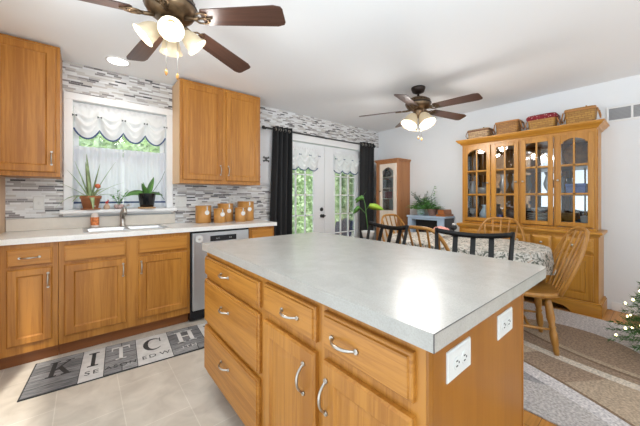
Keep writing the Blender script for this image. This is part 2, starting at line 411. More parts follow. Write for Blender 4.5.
weave_pale = weave('two_tone_splint_weave', (0.56, 0.38, 0.20), (0.12, 0.045, 0.015), 1.25)
weave_gold = weave('golden_splint_weave', (0.46, 0.24, 0.045), (0.22, 0.09, 0.015), 1.1)
basket_rim = wood('basket_rim_wood', (0.48, 0.22, 0.06), (0.34, 0.14, 0.035), 'y')

def dotted():
    m, nt, b = new_mat('red_print_lining'); L = nt.links.new
    tc = N(nt, 'ShaderNodeTexCoord'); vo = N(nt, 'ShaderNodeTexVoronoi'); vo.inputs['Scale'].default_value = 45
    r = N(nt, 'ShaderNodeValToRGB'); e = r.color_ramp.elements; r.color_ramp.interpolation = 'CONSTANT'
    e[0].position = 0; e[0].color = (0.65, 0.45, 0.42, 1); e[1].position = 0.25; e[1].color = (0.20, 0.008, 0.016, 1)
    L(tc.outputs['Object'], vo.inputs['Vector']); L(vo.outputs['Distance'], r.inputs[0]); L(r.outputs[0], b.inputs['Base Color'])
    b.inputs['Roughness'].default_value = 0.8
    return m
red_print = dotted()

def plank_mat(name, a, c, sc=0.09):
    m, nt, b = new_mat(name); L = nt.links.new
    tc = N(nt, 'ShaderNodeTexCoord')
    br = N(nt, 'ShaderNodeTexBrick'); br.offset = 0.43; br.inputs['Scale'].default_value = 1
    br.inputs['Brick Width'].default_value = 0.5; br.inputs['Row Height'].default_value = sc; br.inputs['Mortar Size'].default_value = 0.003
    br.inputs['Color1'].default_value = (*a, 1); br.inputs['Color2'].default_value = (*c, 1); br.inputs['Mortar'].default_value = (*[v * 0.3 for v in c], 1)
    mp = N(nt, 'ShaderNodeMapping'); mp.inputs['Scale'].default_value = (12, 110, 1)
    no = N(nt, 'ShaderNodeTexNoise'); no.inputs['Scale'].default_value = 1; no.inputs['Detail'].default_value = 6
    r = N(nt, 'ShaderNodeValToRGB'); r.color_ramp.elements[0].position = 0.35; r.color_ramp.elements[1].position = 0.65
    r.color_ramp.elements[0].color = (0.45, 0.45, 0.45, 1); r.color_ramp.elements[1].color = (1.25, 1.25, 1.25, 1)
    mx = N(nt, 'ShaderNodeMix', data_type='RGBA', blend_type='MULTIPLY'); mx.inputs[0].default_value = 1
    L(tc.outputs['Object'], br.inputs[0]); L(tc.outputs['Object'], mp.inputs[0]); L(mp.outputs[0], no.inputs[0]); L(no.outputs['Fac'], r.inputs[0])
    L(br.outputs['Color'], mx.inputs[6]); L(r.outputs[0], mx.inputs[7]); L(mx.outputs[2], b.inputs['Base Color'])
    b.inputs['Roughness'].default_value = 0.85
    return m
mat_black = plain('mat_black_edge', (0.02, 0.02, 0.02), 0.8)
mat_grey = plank_mat('grey_printed_planks', (0.32, 0.32, 0.32), (0.16, 0.16, 0.165))
mat_mid = plank_mat('mid_grey_printed_planks', (0.34, 0.34, 0.34), (0.22, 0.22, 0.225))
mat_light = plain('pale_printed_panel', (0.58, 0.57, 0.55), 0.85, noise=0.12, nscale=18)
ink_dark = plain('dark_lettering', (0.035, 0.035, 0.035), 0.85)
ink_light = plain('pale_lettering', (0.66, 0.65, 0.63), 0.85)

# ------------------------------------------------------------------ mesh helpers
class MB:
    def __init__(self):
        self.b = bmesh.new()
    def box(self, x0, x1, y0, y1, z0, z1, bev=0.0, seg=1):
        t = bmesh.new()
        bmesh.ops.create_cube(t, size=1.0)
        for v in t.verts:
            v.co = Vector(((x0 + x1) / 2 + v.co.x * (x1 - x0), (y0 + y1) / 2 + v.co.y * (y1 - y0), (z0 + z1) / 2 + v.co.z * (z1 - z0)))
        if bev:
            bmesh.ops.bevel(t, geom=t.edges[:], offset=bev, segments=seg, affect='EDGES', profile=0.5)
        self.add(t); return self
    def add(self, t, mat=None, smooth=None):
        if mat is not None: bmesh.ops.transform(t, matrix=mat, verts=t.verts)
        if smooth is not None:
            for f in t.faces: f.smooth = smooth
        m = bpy.data.meshes.new('tmp'); t.to_mesh(m); t.free()
        self.b.from_mesh(m); bpy.data.meshes.remove(m)
    def lathe(self, prof, c=(0, 0, 0), seg=24, axis=None, smooth=True, cap=True):
        """prof: list of (r, h); axis: direction of h"""
        t = bmesh.new(); rings = []
        for r, h in prof:
            rings.append([t.verts.new((max(r, 1e-5) * math.cos(2 * PI * i / seg), max(r, 1e-5) * math.sin(2 * PI * i / seg), h)) for i in range(seg)])
        for a, b in zip(rings, rings[1:]):
            for i in range(seg):
                t.faces.new((a[i], a[(i + 1) % seg], b[(i + 1) % seg], b[i]))
        if cap:
            t.faces.new(rings[0]); t.faces.new(rings[-1])
        bmesh.ops.recalc_face_normals(t, faces=t.faces)
        for f in t.faces: f.smooth = smooth and len(f.verts) == 4
        mat = Matrix.Translation(Vector(c))
        if axis is not None:
            mat = mat @ Vector((0, 0, 1)).rotation_difference(Vector(axis)).to_matrix().to_4x4()
        self.add(t, mat); return self
    def turned(self, p0, p1, prof, seg=12):
        p0, p1 = Vector(p0), Vector(p1); d = p1 - p0; l = d.length
        return self.lathe([(r, t * l) for t, r in prof], p0, seg, d.normalized())
    def tube(self, pts, r, seg=8, cap=True):
        pts = [Vector(p) for p in pts]; n = len(pts)
        rad = r if isinstance(r, (list, tuple)) else [r] * n
        t = bmesh.new(); rings = []; up = Vector((0, 0, 1)); ref = None
        for i in range(n):
            d = (pts[min(i + 1, n - 1)] - pts[max(i - 1, 0)]).normalized()
            if ref is None:
                ref = d.cross(up)
                if ref.length < 1e-3: ref = d.cross(Vector((1, 0, 0)))
            ref = (ref - d * ref.dot(d)).normalized(); o = d.cross(ref)
            rings.append([t.verts.new(pts[i] + (ref * math.cos(2 * PI * k / seg) + o * math.sin(2 * PI * k / seg)) * rad[i]) for k in range(seg)])
        for a, b in zip(rings, rings[1:]):
            for k in range(seg): t.faces.new((a[k], a[(k + 1) % seg], b[(k + 1) % seg], b[k]))
        if cap: t.faces.new(rings[0]); t.faces.new(rings[-1])
        bmesh.ops.recalc_face_normals(t, faces=t.faces)
        for f in t.faces: f.smooth = len(f.verts) == 4 and seg > 4
        self.add(t); return self
    def prism(self, pts, vec, bev=0.0):
        """planar polygon pts extruded by vec"""
        t = bmesh.new(); a = [t.verts.new(p) for p in pts]; b = [t.verts.new(Vector(p) + Vector(vec)) for p in pts]; n = len(a)
        t.faces.new(a); t.faces.new(b[::-1])
        for i in range(n): t.faces.new((a[i], b[i], b[(i + 1) % n], a[(i + 1) % n]))
        bmesh.ops.recalc_face_normals(t, faces=t.faces)
        if bev: bmesh.ops.bevel(t, geom=t.edges[:], offset=bev, segments=1, affect='EDGES')
        self.add(t); return self
    def grid(self, fn, nu, nv, smooth=True, thick=0.0):
        t = bmesh.new(); g = [[t.verts.new(fn(i / nu, j / nv)) for j in range(nv + 1)] for i in range(nu + 1)]
        for i in range(nu):
            for j in range(nv): t.faces.new((g[i][j], g[i + 1][j], g[i + 1][j + 1], g[i][j + 1]))
        if thick:
            bmesh.ops.recalc_face_normals(t, faces=t.faces)
            bmesh.ops.solidify(t, geom=t.faces[:], thickness=thick)
        for f in t.faces: f.smooth = smooth
        self.add(t); return self
    def rings(self, rects, fn, hole=False):
        """concentric rectangles ((u0,u1,v0,v1), depth) lofted; fn maps (u,v,d) to a point"""
        t = bmesh.new(); rs = []
        for (u0, u1, v0, v1), d in rects:
            rs.append([t.verts.new(fn(u, v, d)) for u, v in ((u0, v0), (u1, v0), (u1, v1), (u0, v1))])
        for a, b in zip(rs, rs[1:]):
            for i in range(4): t.faces.new((a[i], a[(i + 1) % 4], b[(i + 1) % 4], b[i]))
        if hole:
            for i in range(4): t.faces.new((rs[-1][i], rs[-1][(i + 1) % 4], rs[0][(i + 1) % 4], rs[0][i]))
        else:
            t.faces.new(rs[0]); t.faces.new(rs[-1])
        bmesh.ops.recalc_face_normals(t, faces=t.faces)
        self.add(t); return self
    def build(self, name, mat, parent=None, loc=None):
        me = bpy.data.meshes.new(name); self.b.normal_update(); self.b.to_mesh(me); self.b.free()
        o = bpy.data.objects.new(name, me); C.objects.link(o)
        me.materials.append(mat)
        if parent is not None:
            o.parent = parent
            w = wloc(parent)
            if w.length > 0: me.transform(Matrix.Translation(-w))
        elif loc is not None:
            me.transform(Matrix.Translation(-Vector(loc))); o.location = loc
        return o
def wloc(o):
    v = Vector((0, 0, 0))
    while o is not None:
        v = v + o.location; o = o.parent
    return v
def tag(o, label, cat, group=None, kind=None):
    if label: o['label'] = label
    if cat: o['category'] = cat
    if group: o['group'] = group
    if kind: o['kind'] = kind
    return o
def thing(name, label, cat, loc=(0, 0, 0), group=None):
    o = bpy.data.objects.new(name, None); C.objects.link(o); o.location = loc; o.empty_display_size = 0.1
    return tag(o, label, cat, group)
def struct(o):
    o['kind'] = 'structure'; return o
def copy_tree(o, parent=None):
    c = o.copy(); C.objects.link(c)
    if parent is not None: c.parent = parent
    for ch in list(o.children): copy_tree(ch, c)
    return c
def inset(u0, u1, v0, v1, k): return (u0 + k, u1 - k, v0 + k, v1 - k)
def face_y(y):   # facing -y: u = x, v = z
    return lambda u, v, d: Vector((u, y - d, v))
def face_x(x):   # facing -x: u = y, v = z
    return lambda u, v, d: Vector((x - d, u, v))
def panel_door(fn, u0, u1, v0, v1, fw=0.055, t=0.02):
    m = MB(); I = lambda k: inset(u0, u1, v0, v1, k)
    m.rings([(I(0), 0), (I(0), t - 0.007), (I(0.007), t), (I(fw), t), (I(fw + 0.007), t - 0.009), (I(fw + 0.012), t - 0.010), (I(fw + 0.03), t - 0.0092)], fn)
    return m
def drawer_front(fn, u0, u1, v0, v1, t=0.02):
    m = MB(); I = lambda k: inset(u0, u1, v0, v1, k)
    m.rings([(I(0), 0), (I(0), t - 0.010), (I(0.003), t - 0.0065), (I(0.009), t - 0.006), (I(0.011), t)], fn)
    return m
def pull(p, along, out, L=0.10, h=0.028, r=0.0045):
    """arched bar pull centred at p"""
    p, along, out = Vector(p), Vector(along), Vector(out); m = MB(); pts = []; rad = []
    for i in range(13):
        a = i / 12 * 2 - 1
        pts.append(p + along * (a * L / 2) + out * (h * (1 - abs(a) ** 2.6))); rad.append(r * (0.85 + 0.35 * (1 - abs(a))))
    m.tube(pts, rad, 8)
    for s in (-1, 1): m.lathe([(r * 1.9, 0), (r * 1.6, 0.006)], p + along * (s * L / 2), 10, out)
    return m

# ------------------------------------------------------------------ room shell
YW, XW, XL, ZC = 3.496, 4.334, -0.507, 2.444
m = MB(); m.box(XL, 1.45, -2.8, YW, -0.06, 0.0); struct(m.build('floor', floor_tile()))
m = MB(); m.box(1.45, XW, -2.8, YW, -0.06, 0.0); struct(m.build('floor.001', floor_wood()))
m = MB(); m.box(XL - 0.1, XW + 0.1, -2.8, YW + 0.14, ZC, ZC + 0.08); struct(m.build('ceiling', ceil_paint))
m = MB(); m.box(XL - 0.1, XL, 2.2, YW, 0, ZC); struct(m.build('wall_left', tan_paint))
m = MB(); m.box(XW, XW + 0.1, -2.8, YW + 0.14, 0, ZC); struct(m.build('wall_right', white_paint))
WX0, WX1, WZ0, WZ1 = -0.082, 0.691, 1.06, 2.10     # window opening
DX0, DX1, DZ = 2.10, 3.92, 2.05                    # door opening
m = MB()
xs = [XL - 0.1, WX0, WX1, DX0, DX1, XW]
m.box(xs[0], xs[1], YW, YW + 0.14, 0, ZC); m.box(xs[2], xs[3], YW, YW + 0.14, 0, ZC); m.box(xs[4], xs[5], YW, YW + 0.14, 0, ZC)
m.box(xs[1], xs[2], YW, YW + 0.14, 0, WZ0); m.box(xs[1], xs[2], YW, YW + 0.14, WZ1, ZC); m.box(xs[3], xs[4], YW, YW + 0.14, DZ, ZC)
struct(m.build('wall_back', white_paint))
# mosaic tile cladding
m = MB(); yt0, yt1 = YW - 0.009, YW
m.box(XL, -0.148, yt0, yt1, 1.02, 1.40)
m.box(-0.17, 0.765, yt0, yt1, 2.165, ZC)
m.box(0.745, 0.78, yt0, yt1, 1.02, 2.17); m.box(0.78, 2.04, yt0, yt1, 0.90, 1.35)
m.box(1.66, XW - 0.001, yt0, yt1, 2.145, ZC)
struct(m.build('trim_1', tile_mat))
m = MB(); m.box(XW - 0.014, XW, -2.8, 0.36, 0, 0.09, 0.003); m.box(XW - 0.014, XW, 1.85, 2.0, 0, 0.09, 0.003); struct(m.build('baseboard_right', trim_white))

# kitchen window
win = bpy.data.objects.new('window_1', None); C.objects.link(win); win.location = (0.305, YW, 1.06); struct(win)
m = MB(); co, ci, yt = 0.066, 0.0, YW - 0.022
m.box(WX0 - co, WX0, yt, YW, 1.085, WZ1 + co, 0.004); m.box(WX1, WX1 + co, yt, YW, 1.085, WZ1 + co, 0.004); m.box(WX0 - co, WX1 + co, yt - 0.004, YW, WZ1, WZ1 + co, 0.004)
m.build('casing', trim_white, win)
m = MB(); m.box(WX0 - 0.09, WX1 + 0.09, YW - 0.105, YW, 1.052, 1.085, 0.008, 2); m.box(WX0 + 0.001, WX1 - 0.001, YW, YW + 0.1, 1.061, 1.085); m.box(WX0 - 0.07, WX1 + 0.07, YW - 0.03, YW - 0.001, 1.03, 1.052, 0.004)
m.build('sill', trim_white, win)
m = MB()
for z0, z1, y in ((1.086, 1.60, YW + 0.055), (1.575, WZ1 - 0.005, YW + 0.09)):
    m.box(WX0 + 0.002, WX0 + 0.04, y, y + 0.03, z0, z1); m.box(WX1 - 0.04, WX1 - 0.002, y, y + 0.03, z0, z1)
    m.box(WX0 + 0.04, WX1 - 0.04, y, y + 0.03, z0, z0 + 0.04); m.box(WX0 + 0.04, WX1 - 0.04, y, y + 0.03, z1 - 0.035, z1)
m.build('sash', trim_white, win)
m = MB(); m.box(WX0 + 0.04, WX1 - 0.04, YW + 0.068, YW + 0.072, 1.126, 1.565); m.box(WX0 + 0.04, WX1 - 0.04, YW + 0.103, YW + 0.107, 1.615, WZ1 - 0.04)
m.build('pane', pane, win)

# french doors
def french(idx, x0, x1, g0, g1, mx, lock):
    d = bpy.data.objects.new('door_%d' % idx, None); C.objects.link(d); d.location = ((x0 + x1) / 2, YW + 0.06, 0); struct(d)
    m = MB(); y0, y1 = YW + 0.035, YW + 0.08; gz0, gz1 = 0.25, 1.93
    m.box(x0, g0, y0, y1, 0.02, DZ - 0.02, 0.002); m.box(g1, x1, y0, y1, 0.02, DZ - 0.02, 0.002); m.box(g0, g1, y0, y1, 0.02, gz0, 0.002); m.box(g0, g1, y0, y1, gz1, DZ - 0.02, 0.002)
    for a, b in ((g0, g0 + 0.02), (g1 - 0.02, g1)): m.box(a, b, y0 - 0.008, y0 + 0.01, gz0, gz1, 0.003)
    m.build('door_frame', door_white, d)
    m = MB()
    for x in mx: m.box(x - 0.008, x + 0.008, y0 + 0.006, y1 - 0.012, gz0, gz1)
    for z in (0.60, 0.92, 1.235, 1.55): m.box(g0, g1, y0 + 0.006, y1 - 0.012, z - 0.008, z + 0.008)
    m.build('muntin', trim_white, d)
    m = MB(); m.box(g0, g1, y0 + 0.02, y0 + 0.024, gz0, gz1); m.build('pane', pane, d)
    if lock:
        m = MB(); m.lathe([(0.028, 0), (0.028, 0.008), (0.011, 0.012), (0.011, 0.03), (0.024, 0.036), (0.030, 0.05), (0.024, 0.064), (0.005, 0.068)], (2.945, y0, 0.90), 16, (0, -1, 0)); m.box(2.945, 3.0, y0 - 0.05, y0 - 0.036, 0.892, 0.908, 0.003)
        m.build('door_handle', black_iron, d)
        m = MB(); m.lathe([(0.031, 0), (0.031, 0.012), (0.022, 0.02), (0.004, 0.022)], (2.945, y0, 1.005), 16, (0, -1, 0)); m.build('deadbolt', black_iron, d)
    return d
french(1, 2.12, 3.005, 2.285, 2.80, (2.455, 2.632), True)
french(2, 3.012, 3.90, 3.22, 3.74, (3.39, 3.572), False)
m = MB()
m.box(DX0 - 0.07, DX0, YW - 0.02, YW, 0, DZ + 0.08, 0.004); m.box(DX1, DX1 + 0.07, YW - 0.02, YW, 0, DZ + 0.08, 0.004); m.box(DX0 - 0.07, DX1 + 0.07, YW - 0.022, YW, DZ - 0.01, DZ + 0.09, 0.004)
m.box(DX0, DX1, YW + 0.02, YW + 0.12, 0, 0.02)
struct(m.build('trim_2', trim_white))

# ------------------------------------------------------------------ outside
m = MB(); m.box(-6, 16, YW + 0.14, 9, -0.25, -0.12); struct(m.build('patio', plain('patio_stone', (0.45, 0.43, 0.40), 0.9, noise=0.2, nscale=6)))
m = MB(); m.grid(lambda u, v: Vector((-8 + 28 * u, 8.2 + 3.5 * v, -0.2 + 4.6 * v ** 1.3)), 30, 10)
struct(m.build('grass_bank', plain('grass', (0.30, 0.42, 0.20), 0.9, noise=0.3, nscale=5)))
m = MB(); t = bmesh.new()
for i in range(24000):
    u = random.uniform(-5, 17); v = random.random(); s = random.uniform(0.04, 0.10)
    p = Vector((u, 7.4 + 2.4 * v + random.uniform(-.35, .35), -0.2 + 4.0 * v + random.uniform(-.2, .3)))
    a = Vector((random.gauss(0, 1), random.gauss(0, .7), random.gauss(0, 1))).normalized(); b_ = a.cross(Vector((random.gauss(0, 1), random.gauss(0, 1), random.gauss(0, 1)))).normalized()
    t.faces.new([t.verts.new(p + a * s), t.verts.new(p + b_ * s * .6), t.verts.new(p - a * s), t.verts.new(p - b_ * s * .6)])
m.add(t)
o = m.build('hedge_foliage', plain('hedge_leaves', (0.42, 0.53, 0.32), 0.6, noise=0.45, nscale=3.5)); tag(o, 'sunlit green leaves of the bank of shrubs outside the glazed doors', 'foliage', kind='stuff')

vf = thing('sheer_backing_fence', 'white fence added outside the kitchen window to brighten its sheer curtains', 'fence', (-1.2, 6.4, -0.12))  # added bright white backing for the sheers, in place of house siding
m = MB(); m.box(-4.0, 1.6, 6.38, 6.42, -0.119, 1.84); m.build('fence_panel', trim_white, vf)
for x in (-4.0, -2.6, -1.2, 0.2, 1.6):
    m = MB(); m.box(x - 0.06, x + 0.06, 6.32, 6.38, -0.12, 1.92, 0.005); m.build('post', trim_white, vf)
m = MB(); m.box(-4.0, 1.6, 6.37, 6.43, 1.841, 1.88); m.build('top_rail', trim_white, vf)

# ------------------------------------------------------------------ wall base cabinets
YF = 2.88      # face frame plane
KY = 2.942     # kick plane
def base_carcass(root, x0, x1, kick=True):
    m = MB(); m.box(x0, x1, YF, YW - 0.012, 0.10, 0.873, 0.001); m.build('carcass', oak_v, root)
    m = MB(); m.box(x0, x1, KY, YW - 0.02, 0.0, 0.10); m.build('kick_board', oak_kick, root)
cab = thing('base_cabinet', 'honey oak base cabinet with one drawer above one door, left of the sink cabinet', 'cabinet', (-0.31, 3.18, 0))
base_carcass(cab, XL + 0.002, -0.151)
d = drawer_front(face_y(YF), -0.413, -0.183, 0.716, 0.838).build('drawer', oak_x, cab); pull((-0.30, YF - 0.02, 0.775), (1, 0, 0), (0, -1, 0)).build('handle', nickel, d)
d = panel_door(face_y(YF), -0.413, -0.183, 0.165, 0.695, 0.048).build('door', oak_v, cab); pull((-0.205, YF - 0.02, 0.60), (0, 0, 1), (0, -1, 0)).build('handle', nickel, d)
cab = thing('base_cabinet', 'wide honey oak sink base cabinet with two false drawer fronts and two doors', 'cabinet', (0.31, 3.18, 0))
m = MB(); m.box(-0.149, 0.772, YF, YF + 0.03, 0.10, 0.873, 0.001); m.box(-0.149, -0.13, YF + 0.03, YW - 0.012, 0.10, 0.873); m.box(0.753, 0.772, YF + 0.03, YW - 0.012, 0.10, 0.873); m.box(-0.13, 0.753, YF + 0.03, YW - 0.012, 0.10, 0.12); m.box(-0.13, 0.753, YW - 0.03, YW - 0.012, 0.12, 0.873); m.build('carcass', oak_v, cab)
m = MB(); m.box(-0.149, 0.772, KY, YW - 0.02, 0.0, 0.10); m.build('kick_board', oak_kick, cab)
for a, b, hx in ((-0.118, 0.268, 0.247), (0.354, 0.748, 0.376)):
    drawer_front(face_y(YF), a, b, 0.716, 0.838).build('false_drawer_front', oak_x, cab)
    d = panel_door(face_y(YF), a, b, 0.16, 0.695).build('door', oak_v, cab); pull((hx, YF - 0.02, 0.60), (0, 0, 1), (0, -1, 0)).build('handle', nickel, d)
cab = thing('base_cabinet', 'narrow honey oak base cabinet at the counter end right of the dishwasher', 'cabinet', (1.54, 3.18, 0))
base_carcass(cab, 1.378, 1.69)
drawer_front(face_y(YF), 1.405, 1.665, 0.716, 0.838).build('drawer', oak_x, cab)
panel_door(face_y(YF), 1.405, 1.665, 0.16, 0.695).build('door', oak_v, cab)

# dishwasher
dw = thing('dishwasher', 'stainless steel dishwasher with black control display under the counter', 'dishwasher', (1.075, 3.18, 0))
m = MB(); m.box(0.776, 1.374, YF + 0.005, YW - 0.02, 0.02, 0.868); m.build('tub', black_plastic, dw)
m = MB(); m.box(0.792, 1.362, YF - 0.028, YF + 0.004, 0.115, 0.853, 0.004, 2); m.build('door', steel, dw)
m = MB(); m.box(0.955, 1.223, YF - 0.0305, YF - 0.028, 0.765, 0.820, 0.001)
dd = m.build('control_display', black_plastic, dw)
for x in (1.02, 1.04, 1.15, 1.165): m = MB(); m.box(x - 0.003, x + 0.003, YF - 0.032, YF - 0.0305, 0.788, 0.794); m.build('indicator', white_plastic, dd)
m = MB(); m.box(0.78, 1.37, KY - 0.015, KY + 0.01, 0.0, 0.112); m.build('kick_plate', black_plastic, dw)
mg = thing('dishwasher_magnet', 'round white magnet with a dark pointer on the dishwasher door', 'magnet', (0.851, YF - 0.028, 0.798))
m = MB(); m.lathe([(0.036, 0), (0.036, 0.003), (0.033, 0.004)], (0.851, YF - 0.028, 0.798), 28, (0, -1, 0)); m.build('disc', white_plastic, mg)
m = MB()
m.prism([(0.838, YF - 0.0322, 0.790), (0.852, YF - 0.0322, 0.790), (0.852, YF - 0.0322, 0.783), (0.866, YF - 0.0322, 0.795), (0.852, YF - 0.0322, 0.807), (0.852, YF - 0.0322, 0.800), (0.838, YF - 0.0322, 0.800)], (0, -0.001, 0)); m.build('pointer', nickel, mg)

# counter with sink cut out
SX0, SX1, SY0, SY1 = 0.01, 0.60, 3.00, 3.33
m = MB(); cz0, cz1, cy0 = 0.874, 0.914, 2.852
m.box(XL + 0.002, SX0, cy0, YW - 0.01, cz0, cz1); m.box(SX1, 1.712, cy0, YW - 0.01, cz0, cz1); m.box(SX0, SX1, cy0, SY0, cz0, cz1); m.box(SX0, SX1, SY1, YW - 0.01, cz0, cz1)
bmesh.ops.remove_doubles(m.b, verts=m.b.verts, dist=1e-5)
ct = m.build('wall_countertop', counter_mat); tag(ct, 'pale white quartz countertop along the window wall', 'countertop')
m = MB(); m.box(XL + 0.004, 0.775, YW - 0.030, YW - 0.0095, 0.9145, 1.018, 0.002); tag(m.build('splashback', plain('cream_splashback', (0.70, 0.64, 0.56), 0.3, noise=0.04, nscale=20)), 'low cream upstand behind the sink below the window', 'splashback')
# sink
sk = thing('kitchen_sink', 'stainless steel double sink set in the white counter', 'sink', (0.305, 3.16, 0.90))
m = MB(); z = cz1
m.box(SX0 - 0.02, SX1 + 0.02, SY0 - 0.02, SY0 + 0.012, z + 0.0003, z + 0.005, 0.002); m.box(SX0 - 0.02, SX1 + 0.02, SY1 - 0.03, SY1 + 0.03, z + 0.0003, z + 0.005, 0.002)
m.box(SX0 - 0.02, SX0 + 0.012, SY0, SY1, z + 0.0003, z + 0.005, 0.002); m.box(SX1 - 0.012, SX1 + 0.02, SY0, SY1, z + 0.0003, z + 0.005, 0.002); m.box(0.29, 0.32, SY0, SY1, z - 0.01, z + 0.004, 0.002)
m.build('rim', steel, sk)
for a, b in ((SX0 + 0.012, 0.29), (0.32, SX1 - 0.012)):
    m = MB(); fz = lambda u, v, d: Vector((u, v, z - d)); q = (a, b, SY0 + 0.012, SY1 - 0.03)
    m.rings([(q, 0.0), (inset(*q, 0.006), 0.02), (inset(*q, 0.02), 0.16), (inset(*q, 0.03), 0.17)], fz); 
    bmesh.ops.delete(m.b, geom=[f for f in m.b.faces if abs(f.calc_center_median().z - z) < 1e-4], context='FACES')
    m.build('basin', steel, sk)
fc = thing('kitchen_faucet', 'brushed nickel single lever faucet behind the sink', 'faucet', (0.29, 3.40, 0.914))
m = MB(); m.lathe([(0.028, 0.0005), (0.028, 0.012), (0.020, 0.02), (0.020, 0.09), (0.024, 0.10), (0.022, 0.15), (0.012, 0.17), (0.002, 0.172)], (0.29, 3.40, 0.914), 20); m.build('body', nickel, fc)
m = MB(); m.tube([(0.29, 3.39, 1.00), (0.29, 3.34, 1.07), (0.29, 3.28, 1.095), (0.29, 3.22, 1.085), (0.29, 3.19, 1.05)], [0.016, 0.016, 0.015, 0.016, 0.017], 12); m.build('spout', nickel, fc)
m = MB(); m.tube([(0.29, 3.40, 1.08), (0.315, 3.405, 1.115), (0.345, 3.41, 1.125)], [0.010, 0.009, 0.006], 10); m.build('lever', nickel, fc)
sb = thing('soap_bottle', 'clear pump soap bottle with orange label behind the sink', 'soap bottle', (0.075, 3.41, 0.9195))
m = MB(); m.lathe([(0.030, 0), (0.032, 0.006), (0.032, 0.10), (0.026, 0.125), (0.013, 0.14), (0.013, 0.15)], (0.075, 3.41, 0.9195), 20); m.build('bottle', plain('milky_soap', (0.75, 0.66, 0.60), 0.15), sb)
m = MB(); m.lathe([(0.0325, 0.02), (0.0325, 0.095)], (0.075, 3.41, 0.9195), 20, cap=False); m.build('label', plain('orange_label', (0.75, 0.20, 0.06), 0.5, noise=0.6, nscale=45), sb)
m = MB(); m.lathe([(0.014, 0.15), (0.014, 0.165), (0.005, 0.168), (0.005, 0.195), (0.012, 0.197), (0.012, 0.205)], (0.075, 3.41, 0.9195), 14); m.tube([(0.075, 3.41, 1.121), (0.075, 3.38, 1.121), (0.075, 3.368, 1.114)], 0.005, 8); m.build('pump', white_plastic, sb)

# upper cabinets
YU = 3.17
cab = thing('wall_cabinet', 'honey oak wall cabinet with one door left of the window', 'cabinet', (-0.33, 3.33, 1.37))
m = MB(); m.box(XL + 0.002, -0.155, YU, YW - 0.002, 1.367, 2.432, 0.001); m.build('carcass', oak_v, cab)
I = lambda k: (XL + 0.003 + min(k, 0.02), -0.178 - k, 1.402 + k, 2.412 - k)
m = MB(); m.rings([(I(0), 0), (I(0), 0.013), (I(0.007), 0.02), (I(0.055), 0.02), (I(0.062), 0.011), (I(0.067), 0.010), (I(0.085), 0.0108)], face_y(YU)); d = m.build('door', oak_v, cab)
pull((-0.205, YU - 0.02, 1.515), (0, 0, 1), (0, -1, 0)).build('handle', nickel, d)
cab = thing('wall_cabinet', 'two door honey oak wall cabinet right of the window', 'cabinet', (1.21, 3.33, 1.35))
m = MB(); m.box(0.754, 1.665, YU, YW - 0.012, 1.347, 2.425, 0.001); m.build('carcass', oak_v, cab)
m = MB(); m.box(0.751, 0.7538, YU + 0.018, YW - 0.012, 1.347, 2.425); m.build('side_panel', oak_pale, cab)
for a, b, hx in ((0.778, 1.190, 1.168), (1.235, 1.645, 1.258)):
    d = panel_door(face_y(YU), a, b, 1.385, 2.395).build('door', oak_v, cab); pull((hx, YU - 0.02, 1.50), (0, 0, 1), (0, -1, 0)).build('handle', nickel, d)

# wall plates
def plate(name, label, cat, fn, u, v, w, h, gangs, kind, group=None):
    c = fn(u, v, 0); r = thing(name, label, cat, c, group)
    m = MB(); q = (u - w / 2, u + w / 2, v - h / 2, v + h / 2); m.rings([(q, 0.0002), (q, 0.003), (inset(*q, 0.004), 0.006)], fn); m.build('cover_plate', white_plastic, r)
    for g in range(gangs):
        gu = u + (g - (gangs - 1) / 2) * 0.046 if w >= h or gangs == 1 else u
        if kind == 'switch':
            m = MB(); q = (gu - 0.006, gu + 0.006, v - 0.012, v + 0.012); m.rings([(q, 0.005), (inset(*q, 0.002), 0.013)], fn); m.build('toggle', white_plastic, r)
        else:
            for s in (-1, 1):
                m = MB(); cc = (gu, v + s * 0.019) if not kind == 'outlet_side' else (gu + s * 0.024, v)
                q = (cc[0] - 0.015, cc[0] + 0.015, cc[1] - 0.014, cc[1] + 0.014); m.rings([(q, 0.005), (inset(*q, 0.001), 0.0075)], fn); so = m.build('socket', white_plastic, r)
                m = MB()
                for k in (-0.006, 0.006):
                    q = (cc[0] + k - 0.0013, cc[0] + k + 0.0013, cc[1] - 0.002, cc[1] + 0.008) if kind != 'outlet_side' else (cc[0] - 0.008, cc[0] + 0.003, cc[1] + k - 0.0016, cc[1] + k + 0.0016)
                    m.rings([(q, 0.0065), (q, 0.0082)], fn)
                q = (cc[0] - 0.003, cc[0] + 0.003, cc[1] - 0.009, cc[1] - 0.005) if kind != 'outlet_side' else (cc[0] + 0.006, cc[0] + 0.010, cc[1] - 0.003, cc[1] + 0.003); m.rings([(q, 0.0065), (q, 0.0082)], fn)
                m.build('slot', dark_slot, so)
    return r
plate('light_switch', 'white switch plate on the tile left of the window', 'light switch', face_y(YW - 0.009), -0.308, 1.150, 0.072, 0.118, 1, 'switch')
plate('light_switch', 'wide double white switch plate on the tile between window and canisters', 'light switch', face_y(YW - 0.009), 0.838, 1.152, 0.118, 0.118, 2, 'switch')
plate('wall_outlet', 'white outlet plate on the tile above the canisters', 'outlet', face_y(YW - 0.009), 1.436, 1.165, 0.072, 0.115, 1, 'outlet')

